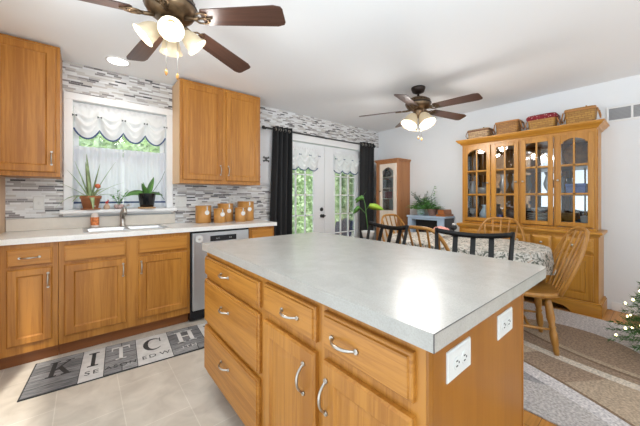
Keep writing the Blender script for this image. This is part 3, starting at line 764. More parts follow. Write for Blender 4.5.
# canisters
def canister(x, y, rad, h, label):
    r = thing('canister', label, 'canister', (x, y, 0.9145), 'wooden kitchen canisters on the counter')
    c = (x, y, 0.9145)
    m = MB(); m.lathe([(rad - 0.004, 0), (rad, 0.004), (rad, h - 0.012)], c, 32); m.build('body', bamboo, r)
    m = MB(); m.lathe([(rad + 0.002, h - 0.012), (rad + 0.002, h - 0.002), (rad - 0.004, h)], c, 32); m.build('lid', bamboo, r)
    a = Vector((-x, -y, 0)).normalized(); a = Matrix.Rotation(R(28), 3, 'Z') @ a
    p = Vector((x, y, 0.9145)) + a * rad
    m = MB(); m.lathe([(0.026, -0.002), (0.026, 0.003), (0.023, 0.004)], p + Vector((0, 0, h * 0.60)), 18, a); m.build('tag', ceramic, r)
    m = MB(); m.box(-0.007, 0.007, -0.004, 0.006, 0, 0.045, 0.001); 
    bmesh.ops.transform(m.b, matrix=Matrix.Translation(p + Vector((0, 0, h - 0.05))) @ Vector((0, 1, 0)).rotation_difference(a).to_matrix().to_4x4(), verts=m.b.verts); m.build('clasp', chrome, r)
for a in ((1.028, 3.30, 0.082, 0.192, 'largest canister at the left end of the canister row'), (1.178, 3.205, 0.064, 0.160, 'small wooden canister second from the left, standing forward'), (1.288, 3.32, 0.088, 0.212, 'tall wooden canister in the middle of the row, behind two small ones'),
          (1.424, 3.20, 0.063, 0.165, 'small wooden canister second from the right, standing forward'), (1.54, 3.31, 0.098, 0.235, 'tallest wooden canister at the right end of the canister row')):
    canister(*a)

# ------------------------------------------------------------------ window sill plants
SZ = 1.0852
def blade_leaf(m, base, d, L, w, droop, n=7, thick=0.35, roll=0.0):
    """tapering arched leaf as flattened strip with V section"""
    base = Vector(base); d = Vector(d).normalized(); t = bmesh.new(); prev = None; p = base.copy(); dirv = d.copy()
    for i in range(n + 1):
        f = i / n; side = dirv.cross(Vector((0, 0, 1)))
        if side.length < 1e-3: side = Vector((1, 0, 0))
        side.normalize(); side = Matrix.Rotation(roll, 3, dirv) @ side; up = side.cross(dirv).normalized(); ww = w * (math.sin(PI * min(1, 0.22 + 0.78 * f)) ** 0.8) * (1 - 0.15 * f) if thick < 0 else w * (1 - f) ** 0.7 + 0.0008
        row = [t.verts.new(p - side * ww), t.verts.new(p - up * ww * abs(thick)), t.verts.new(p + side * ww), t.verts.new(p - up * ww * abs(thick) * 0.4 + up * 0.001)]
        if prev:
            for k in range(4): t.faces.new((prev[k], prev[(k + 1) % 4], row[(k + 1) % 4], row[k]))
        prev = row; p = p + dirv * (L / n); dirv = (dirv + Vector((0, 0, -droop / n))).normalized()
    for f in t.faces: f.smooth = True
    bmesh.ops.recalc_face_normals(t, faces=t.faces); m.add(t)
pl = thing('aloe_plant', 'spiky aloe in a terracotta pot on the window sill', 'potted plant', (0.045, 3.425, SZ))
m = MB(); m.lathe([(0.068, 0), (0.074, 0.004), (0.076, 0.012), (0.05, 0.012)], (0.045, 3.435, SZ), 28); m.build('saucer', terracotta, pl)
m = MB(); m.lathe([(0.056, 0.012), (0.074, 0.10), (0.080, 0.10), (0.083, 0.128), (0.076, 0.128), (0.072, 0.11)], (0.045, 3.435, SZ), 28); m.build('pot', terracotta, pl)
m = MB(); m.lathe([(0.066, 0.108), (0.03, 0.115), (0.002, 0.116)], (0.045, 3.435, SZ), 20); m.build('soil', soil, pl)
m = MB()
for az, el, L, w, dr in ((172, 40, 0.28, 0.011, 0.4), (200, 62, 0.30, 0.013, 0.4), (150, 72, 0.36, 0.014, 0.2), (110, 80, 0.42, 0.015, 0.1), (10, 66, 0.40, 0.013, 0.3), (20, 42, 0.30, 0.012, 0.6), (250, 75, 0.34, 0.016, 0.35), (240, 25, 0.26, 0.013, 1.4), (190, 22, 0.28, 0.012, 1.9), (175, 30, 0.22, 0.012, 1.8), (300, 45, 0.26, 0.013, 1.2), (345, 30, 0.24, 0.012, 1.2), (60, 70, 0.34, 0.012, 0.2), (275, 15, 0.22, 0.017, 2.4)):
    a, e = R(az), R(el); blade_leaf(m, (0.045 + 0.012 * math.cos(a), 3.42 + 0.012 * math.sin(a), SZ + 0.11), (math.cos(a) * math.cos(e), min(0.12, math.sin(a) * math.cos(e)), math.sin(e)), L, w * 1.45, dr)
m.build('leaves', leaf_aloe, pl)
m = MB(); m.lathe([(0.004, -0.02), (0.02, -0.012), (0.024, 0), (0.018, 0.014), (0.003, 0.02)], (0.095, 3.38, SZ + 0.22), 14, (0.4, -0.5, 0.7)); m.build('pick_ornament', plain('orange_red', (0.55, 0.13, 0.05), 0.5), pl)
fg = thing('rooster_figurine', 'small cream figurine with a red top between the aloe and the sprig', 'figurine', (0.165, 3.42, SZ))
m = MB(); m.lathe([(0.020, 0), (0.026, 0.012), (0.024, 0.03), (0.013, 0.048), (0.010, 0.056), (0.002, 0.06)], (0.165, 3.42, SZ), 18); m.build('body', plain('cream_glaze', (0.62, 0.42, 0.30), 0.35), fg)
m = MB(); m.lathe([(0.008, 0.052), (0.013, 0.060), (0.011, 0.070), (0.003, 0.078)], (0.165, 3.42, SZ), 12); m.tube([(0.165, 3.42, SZ + 0.068), (0.178, 3.42, SZ + 0.082), (0.172, 3.42, SZ + 0.094)], [0.006, 0.006, 0.002], 8); m.build('comb', red, fg)
sp = thing('sprig_plant', 'small leafy sprig in a low mottled dish above the faucet', 'potted plant', (0.262, 3.43, SZ))
m = MB(); m.lathe([(0.026, 0), (0.042, 0.02), (0.040, 0.045), (0.034, 0.045), (0.03, 0.03)], (0.262, 3.43, SZ), 22); m.build('dish', plain('mottled_pink', (0.45, 0.32, 0.30), 0.4, noise=0.5, nscale=60), sp)
m = MB(); lv = MB(); rs = random.Random(3)
for k in range(7):
    a = rs.uniform(0, 2 * PI); tip = Vector((0.262 + 0.085 * math.cos(a), 3.43 + 0.03 * math.sin(a), SZ + rs.uniform(0.10, 0.20))); b0 = Vector((0.262, 3.43, SZ + 0.035)); mid = (b0 + tip) / 2 + Vector((0, 0, 0.02))
    m.tube([b0, mid, tip], 0.002, 5)
    for q in range(5):
        f = 0.35 + 0.15 * q; pp = b0.lerp(tip, min(f, 1)) + Vector((0, 0, 0.012)); an = rs.uniform(0, 6.28)
        blade_leaf(lv, pp, (math.cos(an), 0.3 * math.sin(an), 0.4), 0.034, 0.011, 0.5, 4, -0.15)
st = m.build('stem', leaf_green, sp); lv.build('leaves', leaf_ivy, sp)
oc = thing('orchid_plant', 'broad leaved orchid in a glossy black pot on a cork coaster on the window sill', 'potted plant', (0.50, 3.43, SZ))
m = MB(); m.lathe([(0.078, 0), (0.08, 0.004), (0.08, 0.014), (0.02, 0.014)], (0.50, 3.43, SZ), 28); m.build('coaster', cork, oc)
m = MB(); m.lathe([(0.054, 0.0145), (0.062, 0.02), (0.080, 0.145), (0.084, 0.152), (0.078, 0.156), (0.074, 0.13)], (0.50, 3.43, SZ), 30); m.build('pot', black_glaze, oc)
m = MB(); m.lathe([(0.075, 0.135), (0.03, 0.142), (0.002, 0.143)], (0.50, 3.43, SZ), 20); m.build('soil', soil, oc)
m = MB()
for az, el, L, w, dr, ro in ((182, 30, 0.20, 0.034, 1.5, -1.0), (150, 78, 0.14, 0.036, 0.2, -0.2), (40, 72, 0.20, 0.046, 0.3, 0.3), (235, 62, 0.15, 0.034, 0.6, -0.2), (2, 28, 0.15, 0.022, 1.3, 1.0)):
    a, e = R(az), R(el); blade_leaf(m, (0.50 + 0.01 * math.cos(a), 3.415, SZ + 0.138), (math.cos(a) * math.cos(e), min(0.05, math.sin(a) * math.cos(e)), math.sin(e)), L, w, dr, 8, -0.18, ro)
m.build('leaves', leaf_green, oc)
m = MB(); m.tube([(0.53, 3.42, SZ + 0.14), (0.58, 3.41, SZ + 0.22), (0.63, 3.40, SZ + 0.31), (0.66, 3.40, SZ + 0.39)], [0.003, 0.003, 0.0025, 0.002], 6); m.tube([(0.53, 3.42, SZ + 0.14), (0.60, 3.38, SZ + 0.17), (0.65, 3.37, SZ + 0.09)], [0.005, 0.005, 0.003], 6); m.build('stem', leaf_grey, oc)

# ------------------------------------------------------------------ window dressings
def balloon_shade(name, label, x0, x1, ztop, zhem, swag, nsw, y, bow_mat, header=True, skew=0.0):
    r = thing(name, label, 'valance', ((x0 + x1) / 2, y, ztop))
    def hem(u):
        k = u * nsw; f = k - math.floor(k); return zhem - swag * math.sin(PI * min(max(f, 0), 1)) ** 0.8 - skew * u
    def fn(u, v):
        k = u * nsw; f = k - math.floor(k)
        zz = ztop + (hem(u) - ztop) * v
        pleat = math.cos(2 * PI * k); vc = 0.36 + 0.26 * math.sin(PI * f); b2 = 0.042 * math.exp(-((v - vc) / 0.10) ** 2) + 0.026 * math.exp(-((v - vc * .62) / 0.06) ** 2) + 0.018 * math.exp(-((v - vc * 1.35) / 0.05) ** 2); yy = y - 0.018 - b2 - 0.016 * v * (0.5 - 0.5 * pleat) - 0.009 * math.sin(v * PI * 3.2 + 1.4 * math.cos(2 * PI * k)) * (0.3 + math.sin(PI * f)) - 0.004 * math.sin(u * 90) * (1 - v)
        return Vector((x0 + (x1 - x0) * u, yy, zz))
    m = MB(); m.grid(fn, nsw * 14, 24); m.build('swag', balloon, r)
    m = MB(); m.tube([fn(i / (nsw * 12), 1.0) + Vector((0, -0.003, 0)) for i in range(nsw * 12 + 1)], 0.0075, 6); m.build('navy_hem', navy, r)
    for k in range(nsw + 1):
        u = min(max(k / nsw, 0.01), 0.99); p = fn(u, 0.45 if header else 0.35) + Vector((0, -0.012, 0))
        m = MB()
        for s in (-1, 1): m.prism([p, p + Vector((s * 0.018, 0, 0.010)), p + Vector((s * 0.018, 0, -0.012))], (0, -0.004, 0))
        m.build('bow', bow_mat, r)
    m = MB(); m.grid(lambda u, v: Vector((x0 - 0.002 + (x1 - x0 + 0.004) * u, y - 0.022 - 0.004 * math.sin(u * 110), ztop - 0.012 + 0.035 * v)), 80, 3); m.build('header', balloon, r)
    return r
balloon_shade('kitchen_valance', 'white balloon valance with navy hem at the top of the kitchen window', WX0 + 0.004, WX1 - 0.004, 2.065, 1.850, 0.095, 4, YW + 0.03, dark_grey)
m_rod = MB(); m_rod.tube([(WX0 + 0.003, YW + 0.025, 1.66), (WX1 - 0.003, YW + 0.025, 1.66)], 0.006, 8)
tag(m_rod.build('cafe_curtain_rod', trim_white), 'thin white rod across the kitchen window carrying the sheer curtains', 'curtain rod')
for x0, x1, lb in ((WX0 + 0.004, 0.300, 'left sheer white cafe curtain in the lower kitchen window'), (0.306, WX1 - 0.004, 'right sheer white cafe curtain behind the orchid')):
    m = MB()
    def fn(u, v, x0=x0, x1=x1):
        return Vector((x0 + (x1 - x0) * u, YW + 0.02 + 0.008 * math.sin(u * 2 * PI * 7 + 0.6 * math.sin(5 * v)) + 0.004 * math.sin(u * 31), 1.685 - (1.685 - 1.10) * v))
    m.grid(fn, 90, 10); m.grid(lambda u, v: fn(u, 0.04 + 0.06 * v) + Vector((0, -0.009, 0)), 90, 2)
    c_ = m.build('sheer_curtain', sheer); tag(c_, lb, 'curtain')
    m = MB(); m.grid(lambda u, v: fn(u, 0.90 + 0.03 * v) + Vector((0, -0.002, 0)), 90, 1); m.build('border', navy, c_)
balloon_shade('door_valance', 'white balloon shade with navy hem on the left glazed door', 2.29, 2.85, 1.94, 1.66, 0.05, 3, YW + 0.028, navy, False, 0.0)
balloon_shade('door_valance', 'white balloon shade with navy hem on the right glazed door', 3.20, 3.78, 1.94, 1.65, 0.05, 3, YW + 0.028, navy, False, 0.0)
RZ, RY = 2.135, YW - 0.085
rod = thing('curtain_rod', 'long thin black curtain rod above the glazed doors', 'curtain rod', (2.97, RY, RZ))
m = MB(); m.tube([(1.86, RY, RZ), (4.10, RY, RZ)], 0.009, 10); m.build('pole', black_iron, rod)
for x, s in ((1.86, -1), (4.10, 1)):
    m = MB(); m.lathe([(0.010, 0), (0.022, 0.008), (0.026, 0.022), (0.018, 0.036), (0.003, 0.04)], (x, RY, RZ), 14, (s, 0, 0)); m.build('finial', black_iron, rod)
for x in (1.90, 2.99, 4.07):
    m = MB(); m.tube([(x, RY, RZ), (x, YW - 0.012, RZ + 0.005)], 0.006, 8); m.lathe([(0.018, 0), (0.018, 0.004)], (x, YW - 0.0095, RZ + 0.005), 12, (0, -1, 0)); m.build('bracket', black_iron, rod)
def drape(label, x0, x1, xb0, xb1, n):
    r = thing('blackout_curtain', label, 'curtain', ((x0 + x1) / 2, RY, 0.02), 'black curtains beside the glazed doors')
    def fn(u, v):
        xx = (x0 + (x1 - x0) * u) * (1 - v) + (xb0 + (xb1 - xb0) * u) * v
        return Vector((xx, RY + (0.038 - 0.008 * v) * math.sin(u * 2 * PI * n + 0.5) + 0.008 * math.sin(u * 17 + v * 3), RZ + 0.045 - v * (RZ + 0.025)))
    m = MB(); m.grid(fn, n * 16, 14, thick=0.003); m.build('panel', curtain_black, r)
    for k in range(2 * n):
        u = (k * PI + 0.0 - 0.5) / (2 * PI * n) + 0.0
        if u < 0.02 or u > 0.98: continue
        p = fn(u, 0.022); m = MB(); m.lathe([(0.016, -0.004), (0.024, -0.004), (0.024, 0.004), (0.016, 0.004)], (p.x, p.y, RZ), 16, (1, 0, 0), cap=False); m.build('grommet', nickel, r)
drape('black grommet curtain at the left of the glazed doors, beside the cabinet', 2.00, 2.30, 1.915, 2.30, 4)
drape('black grommet curtain at the right of the glazed doors, beside the pine cabinet', 3.77, 4.09, 3.75, 4.06, 4)
wh = thing('wall_hanging', 'white cloth panel with black bow hanging between oak cabinet and black curtain', 'wall hanging', (1.76, YW - 0.01, 2.10))
m = MB(); m.grid(lambda u, v: Vector((1.676 + 0.36 * u, YW - 0.013 - 0.002 * math.sin(9 * u), 1.345 + 0.785 * v)), 12, 8, thick=0.002); m.build('cloth', balloon, wh)
m = MB(); p = Vector((1.915, YW - 0.02, 1.72))
for a in (35, 145, 215, 325, 90, 270):
    q = Vector((math.cos(R(a)), 0, math.sin(R(a)))); l = 0.05 if a % 90 else 0.028; s = Vector((-q.z, 0, q.x)); m.prism([p, p + q * l + s * 0.016, p + q * l * 1.1, p + q * l - s * 0.016], (0, -0.006, 0))
m.lathe([(0.010, 0), (0.008, 0.012)], p, 10, (0, -1, 0)); m.build('bow', black_iron, wh)
m = MB()
for i in range(7):
    z_ = 1.42 + i * 0.055; m.lathe([(0.02, 0), (0.013, 0.005)], (1.80 + 0.018 * math.sin(i * 1.9), YW - 0.016, z_), 8, (0, -1, 0))
m.build('embroidery', plain('pink_thread', (0.70, 0.45, 0.48), 0.8), wh)

# ------------------------------------------------------------------ island
IX, IY0, IY1 = 0.597, 0.345, 1.84
isl = thing('kitchen_island', 'honey oak island cabinet with drawers, doors and outlets in the middle of the kitchen', 'kitchen island', (0.92, 1.09, 0))
m = MB(); m.box(IX, 1.255, IY0, IY1, 0.10, 0.872, 0.001); m.build('carcass', oak_v, isl)
m = MB(); m.box(IX + 0.02, 1.262, IY0 - 0.006, IY0 - 0.0005, 0.0, 0.872); m.box(IX + 0.001, IX + 0.019, IY0 - 0.006, IY0 - 0.0005, 0.1, 0.872)
m.build('end_panel', oak_plain, isl)
m = MB(); m.box(1.2555, 1.266, IY0 - 0.009, IY0 + 0.02, 0.0, 0.872, 0.002); m.build('corner_moulding', oak_plain, isl)
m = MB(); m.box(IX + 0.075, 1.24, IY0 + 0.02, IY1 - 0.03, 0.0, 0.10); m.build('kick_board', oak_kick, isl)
fx = face_x(IX)
for z0, z1, a, b in ((0.722, 0.834, 1.118, 1.828), (0.435, 0.695, 1.120, 1.832), (0.135, 0.406, 1.124, 1.836)):
    d = drawer_front(fx, a, b, z0, z1, 0.022).build('drawer', oak_y, isl); pull((IX - 0.022, 1.49, (z0 + z1) / 2 + 0.005 if z0 > .7 else (z0 + z1) / 2 + 0.035), (0, 1, 0), (-1, 0, 0)).build('handle', nickel, d)
for a, b, hy in ((0.728, 1.073, 0.785), (0.370, 0.688, 0.667)):
    d = drawer_front(fx, a, b, 0.724, 0.842, 0.022).build('drawer', oak_y, isl); pull((IX - 0.022, (a + b) / 2 - (0.03 if a > .5 else -0.06), 0.778), (0, 1, 0), (-1, 0, 0)).build('handle', nickel, d)
    d = panel_door(fx, a, b, 0.135, 0.69, 0.055, 0.022).build('door', oak_v, isl); pull((IX - 0.022, hy, 0.585), (0, 0, 1), (-1, 0, 0)).build('handle', nickel, d)
fe = face_y(IY0 - 0.006)
for u, lb in ((0.742, 'near'), (1.072, 'far')):
    m = MB(); q = (u - 0.064, u + 0.064, 0.748, 0.824); m.rings([(q, 0.0), (q, 0.003), (inset(*q, 0.004), 0.006)], fe); ol = m.build('outlet', white_plastic, isl)
    for s in (-1, 1):
        c0, c1 = u + s * 0.021, 0.786
        m = MB(); m.lathe([(0.0165, 0.004), (0.0165, 0.0075), (0.0155, 0.008)], (c0, IY0 - 0.006, c1), 20, (0, -1, 0)); m.build('socket', white_plastic, ol)
        m = MB()
        for q in ((c0 - 0.007, c0 + 0.002, c1 + 0.005, c1 + 0.0078), (c0 - 0.007, c0 + 0.002, c1 - 0.0078, c1 - 0.005), (c0 + 0.006, c0 + 0.010, c1 - 0.0025, c1 + 0.0025)): m.rings([(q, 0.0075), (q, 0.0088)], fe)
        m.build('slot', dark_slot, ol)
# island top with clipped far right corner
ix0, ix1, iy0, iy1, zt = 0.566, 1.497, 0.309, 1.847, 0.914
def round_rect(x0, x1, y0, y1, rs, n=6):
    pts = []
    for (cx, cy, a0), r in zip(((x0, y0, 180), (x1, y0, 270), (x1, y1, 0), (x0, y1, 90)), rs):
        sx = 1 if cx == x0 else -1; sy = 1 if cy == y0 else -1
        for i in range(n + 1):
            a = R(a0 + 90 * i / n); pts.append((cx + sx * r + r * math.cos(a), cy + sy * r + r * math.sin(a)))
    return pts
pp = round_rect(ix0, ix1, iy0, iy1, (0.003, 0.05, 0.05, 0.003))
top = thing('island_countertop', 'large grey laminate countertop on the oak island', 'countertop', (1.03, 1.08, 0.873))
m = MB(); m.prism([(x, y, zt - 0.0415) for x, y in pp], (0, 0, 0.0415)); m.build('slab', island_top_mat, top)
seam = plain('dark_laminate_seam', (0.06, 0.05, 0.05), 0.5)
m = MB(); q = 0.0014
m.tube([(ix0, iy0, zt - 0.001), (ix1 - 0.06, iy0, zt - 0.001)], q, 4); m.tube([(ix0, iy0, zt - 0.041), (ix0, iy0, zt)], q, 4)
m.build('edge_seam', seam, top)

# ------------------------------------------------------------------ kitchen mat
kr = thing('kitchen_mat', 'grey runner mat lettered KITCHEN on the tile floor before the sink', 'mat', (-0.264, 2.87, 0.0))
kr.rotation_euler = (0, 0, -0.078)
# local: x along the mat, y negative towards the island
def kbuild(m, name, mat, parent=kr):
    me = bpy.data.meshes.new(name); m.b.normal_update(); m.b.to_mesh(me); m.b.free(); o = bpy.data.objects.new(name, me); C.objects.link(o); me.materials.append(mat); o.parent = parent; return o
KH = 0.452
m = MB(); m.box(-0.006, 1.50, -KH - 0.006, 0.006, 0.0005, 0.006, 0.001); kbuild(m, 'backing', mat_black)
kx = [0.0, 0.262, 0.397, 0.593, 0.822, 1.075, 1.28, 1.494]
mats = [mat_grey, mat_light, mat_mid, mat_light, mat_grey, mat_light, mat_mid]
for i in range(7):
    m = MB(); m.box(kx[i] + 0.002, kx[i + 1] - 0.002, -KH, 0, 0.006, 0.0072); kbuild(m, 'panel', mats[i])
def letter(ch, x0, x1, y0, y1):
    w, h = x1 - x0, y1 - y0; st = 0.22 * w if ch != 'I' else 0.34 * w; th = 0.10 * h; sf = 0.05 * h; m = MB()
    def quad(*p): m.prism([(x0 + a * w, y0 + b * h, 0.0073) for a, b in p], (0, 0, 0.0006))
    def bar(a0, a1, b0, b1): quad((a0, b0), (a1, b0), (a1, b1), (a0, b1))
    if ch == 'I': bar(.33, .67, 0, 1); bar(.05, .95, 0, .07); bar(.05, .95, .93, 1)
    if ch == 'K':
        bar(.12, .32, 0, 1); bar(.0, .44, 0, .06); bar(.0, .44, .94, 1); quad((.32, .38), (.32, .48), (.80, .96), (.92, .96)); quad((.42, .50), (.55, .64), (.98, .04), (.76, .04)); bar(.62, 1.04, 0, .06); bar(.66, 1.04, .94, 1)
    if ch == 'T': bar(.40, .60, 0, 1); bar(.22, .78, 0, .06); bar(0, 1, .90, 1); quad((0, 1), (0, .72), (.05, .72), (.10, .92)); quad((1, 1), (1, .72), (.95, .72), (.90, .92))
    if ch in 'HN':
        for a in (.12, .68): bar(a, a + .2, 0, 1); bar(a - .1, a + .3, 0, .06); bar(a - .1, a + .3, .94, 1)
        if ch == 'H': bar(.3, .7, .46, .54)
        else: quad((.14, 1), (.34, 1), (.86, 0), (.66, 0))
    if ch == 'C':
        pts = []
        for i in range(15):
            a = R(42 + 276 * i / 14); k = 0.05 + 0.2 * (math.sin(PI * i / 14)); pts.append((a, k))
        for (a, k), (b, k2) in zip(pts, pts[1:]):
            quad((.5 + .5 * math.cos(a), .5 + .5 * math.sin(a)), (.5 + .5 * math.cos(b), .5 + .5 * math.sin(b)), (.5 + (.5 - k2) * math.cos(b), .5 + (.5 - k2 * .6) * math.sin(b)), (.5 + (.5 - k) * math.cos(a), .5 + (.5 - k * .6) * math.sin(a)))
        quad((.86, .62), (.92, .62), (.92, .98), (.86, .9))
    if ch == 'E': bar(.12, .34, 0, 1); bar(0, .95, 0, .07); bar(0, .95, .93, 1); bar(.3, .7, .46, .54); bar(.88, .95, 0, .25); bar(.88, .95, .75, 1); bar(.64, .7, .36, .64)
    return m
for i, ch in enumerate('KITCHEN'):
    a, b = kx[i], kx[i + 1]; w = b - a; pad = 0.2 if ch != 'I' else 0.24; a += 0.03 * (ch == 'K')
    o = kbuild(letter(ch, a + pad * w, b - pad * w, -0.27, -0.06), 'letter', ink_light if i in (2, 4, 6) else ink_dark); o['label'] = ('pale' if i in (2, 4, 6) else 'dark') + ' letter ' + ch
def text_mesh(s, size, x, y, z, mat, parent, name='lettering', width=None):
    cu = bpy.data.curves.new('t', 'FONT'); cu.body = s; cu.size = size; cu.extrude = 0.0003; cu.align_x = 'CENTER'; cu.space_character = 1.25
    to = bpy.data.objects.new('t', cu); C.objects.link(to); dg = bpy.context.evaluated_depsgraph_get(); me = bpy.data.meshes.new_from_object(to.evaluated_get(dg)); bpy.data.objects.remove(to); bpy.data.curves.remove(cu)
    me.name = name; me.materials.append(mat); me.transform(Matrix.Translation((x, y, z))); o = bpy.data.objects.new(name, me); C.objects.link(o); o.parent = parent; return o
text_mesh('SE', 0.075, (kx[1] + kx[2]) / 2, -0.38, 0.0076, ink_dark, kr)
text_mesh('ASON', 0.060, (kx[2] + kx[3]) / 2, -0.38, 0.0076, ink_dark, kr)
text_mesh('ED', 0.07, kx[3] + 0.075, -0.38, 0.0076, ink_dark, kr); text_mesh('W', 0.07, kx[4] - 0.05, -0.38, 0.0076, ink_dark, kr)
text_mesh('ITH', 0.06, (kx[4] + kx[5]) / 2, -0.38, 0.0076, mat_light, kr)
text_mesh('LOVE', 0.060, (kx[5] + kx[6]) / 2, -0.38, 0.0076, ink_dark, kr)

# ------------------------------------------------------------------ ceiling fans
def make_fan(label, loc, a0, drop, lamp_a, ks, tilt):
    """built around the origin at the ceiling point, then moved"""
    r = thing('ceiling_fan', label, 'ceiling fan', (0, 0, 0), 'brown five blade ceiling fans')
    m = MB(); m.lathe([(0.075, -0.0005), (0.078, -0.012), (0.062, -0.055), (0.03, -0.07), (0.014, -0.075)], (0, 0, 0), 28); m.build('canopy', dark_bronze, r)
    zb = -drop
    m = MB(); m.lathe([(0.013, -0.07), (0.013, zb + 0.13)], (0, 0, 0), 12); m.build('downrod', dark_bronze, r)
    m = MB(); m.lathe([(0.03, zb + 0.135), (0.09, zb + 0.125), (0.128, zb + 0.10), (0.135, zb + 0.07), (0.138, zb + 0.05), (0.12, zb + 0.02), (0.09, zb + 0.0), (0.06, zb - 0.01)], (0, 0, 0), 36); mo = m.build('motor', bronze, r)
    m = MB(); m.lathe([(0.139, zb + 0.056), (0.143, zb + 0.064), (0.139, zb + 0.072)], (0, 0, 0), 36, cap=False)
    for k in range(24): a = k * PI / 12; m.box(-0.004, 0.004, 0.126, 0.131, zb + 0.077, zb + 0.098); bmesh.ops.rotate(m.b, verts=m.b.verts[-8:], cent=(0, 0, 0), matrix=Matrix.Rotation(a, 3, 'Z'))
    m.build('motor_vent', dark_bronze, mo)
    # blade with iron, along +x
    pitch = Matrix.Rotation(R(2.8), 4, 'Y') @ Matrix.Rotation(R(-13), 4, 'X')
    first = None
    for k in range(5):
        if first is None:
            m = MB(); out = []
            for i in range(13):
                f = i / 12; x = 0.20 + 0.46 * f; w = 0.054 + 0.016 * f
                if f > 0.93: w -= 0.012 * ((f - 0.93) / 0.07) ** 2
                out.append((x, w))
            pts = [(x, w, 0) for x, w in out] + [(0.668, 0.042, 0), (0.668, -0.042, 0)] + [(x, -w, 0) for x, w in out[::-1]]
            pts += [(0.188, -0.035, 0), (0.188, 0.035, 0)]
            m.prism(pts, (0, 0, 0.006)); bmesh.ops.transform(m.b, matrix=pitch, verts=m.b.verts); first = m.build('blade', walnut, r)
            m = MB()
            m.tube([(0.085, 0, 0.002), (0.13, 0.0, -0.004), (0.17, 0, -0.004)], [0.013, 0.011, 0.010], 8)
            for s in (-1, 1):
                m.tube([(0.135, 0, -0.005), (0.16, s * 0.030, -0.005), (0.195, s * 0.038, -0.005), (0.225, s * 0.024, -0.005), (0.215, s * 0.008, -0.005)], 0.0055, 6)
                m.lathe([(0.008, -0.004), (0.008, 0.0)], (0.222, s * 0.026, -0.004), 8)
            m.tube([(0.16, 0, -0.004), (0.25, 0, -0.005)], 0.006, 6); bmesh.ops.transform(m.b, matrix=pitch, verts=m.b.verts)
            m.build('blade_iron', bronze, first); b = first
        else: b = copy_tree(first, r)
        b.location = (0, 0, zb); b.rotation_euler = (0, 0, R(a0 + 72 * k))
    m = MB(); m.lathe([(0.055, zb - 0.005), (0.058, zb - 0.03), (0.04, zb - 0.045), (0.045, zb - 0.07), (0.03, zb - 0.085), (0.004, zb - 0.10)], (0, 0, 0), 24); lk = m.build('light_kit', bronze, r)
    for k in range(4):
        a = R(lamp_a + 90 * k); h = Vector((math.cos(a), math.sin(a), 0)); p = h * 0.06 + Vector((0, 0, zb - 0.055)); d = (h * tilt + Vector((0, 0, -math.sqrt(1 - tilt * tilt)))).normalized()
        m = MB(); m.tube([h * 0.03 + Vector((0, 0, zb - 0.06)), p, p + d * 0.015], [0.010, 0.012, 0.022], 10); m.build('socket_arm', bronze, lk)
        m = MB(); m.lathe([(r_ * ks, z_ * ks) for r_, z_ in [(0.026, 0.0), (0.034, 0.010), (0.048, 0.034), (0.058, 0.066), (0.060, 0.092), (0.075, 0.116), (0.072, 0.118), (0.056, 0.092), (0.054, 0.066), (0.044, 0.034), (0.022, 0.008)]], p + d * 0.012, 28, d, cap=False); sh = m.build('lamp_shade', shade_mat, r)
        m = MB(); m.lathe([(0.012, 0.01), (0.014, 0.03), (0.024, 0.055), (0.024, 0.07), (0.012, 0.084), (0.001, 0.086)], p + d * 0.012, 14, d); m.build('bulb', bulb_mat, sh)
        ld = bpy.data.lights.new('bulb_light', 'POINT'); ld.energy = 3.0 * max(1.0, ks * ks); ld.specular_factor = 0.1; ld.color = (1.0, 0.96, 0.92); ld.shadow_soft_size = 0.06
        lo = bpy.data.objects.new('bulb_light', ld); C.objects.link(lo); lo.parent = r; lo.location = p + d * 0.15 * ks
    for x, y, l in ((0.028, -0.025, 0.26), (-0.03, -0.02, 0.25)):
        m = MB(); m.tube([(x, y, zb - 0.06), (x, y, zb - 0.06 - l)], 0.0018, 5); pc = m.build('pull_chain', nickel, r)
        m = MB(); m.lathe([(0.003, 0), (0.007, -0.012), (0.008, -0.024), (0.003, -0.036)], (x, y, zb - 0.06 - l), 10); m.build('chain_pull', chair_w, pc)
    r.location = loc
    return r
make_fan('ceiling fan with lit glass shades nearest the window cabinets, at the top left', (0.388, 1.826, ZC), -45.5, 0.204, 258, 0.88, 0.70)
make_fan('ceiling fan with lit glass shades above the dining table', (2.915, 1.78, ZC), -19, 0.25, 166, 1.22, 0.50)
rl = thing('recessed_light', 'round recessed ceiling light glowing above the sink', 'ceiling light', (0.235, 3.178, ZC))
m = MB(); m.lathe([(0.098, -0.0005), (0.098, -0.006), (0.082, -0.009), (0.078, -0.006)], (0.235, 3.178, ZC), 32, cap=False); m.build('trim_ring', trim_white, rl)
m = MB(); m.lathe([(0.079, -0.001), (0.079, -0.006)], (0.235, 3.178, ZC), 32); m.build('diffuser', led_mat, rl)
ld = bpy.data.lights.new('recessed_spot', 'SPOT'); ld.energy = 6; ld.spot_size = R(130); ld.spot_blend = 0.8; ld.shadow_soft_size = 0.07; ld.color = (1, 0.93, 0.84)
lo = bpy.data.objects.new('recessed_spot', ld); C.objects.link(lo); lo.parent = rl; lo.location = (0, 0, -0.02)

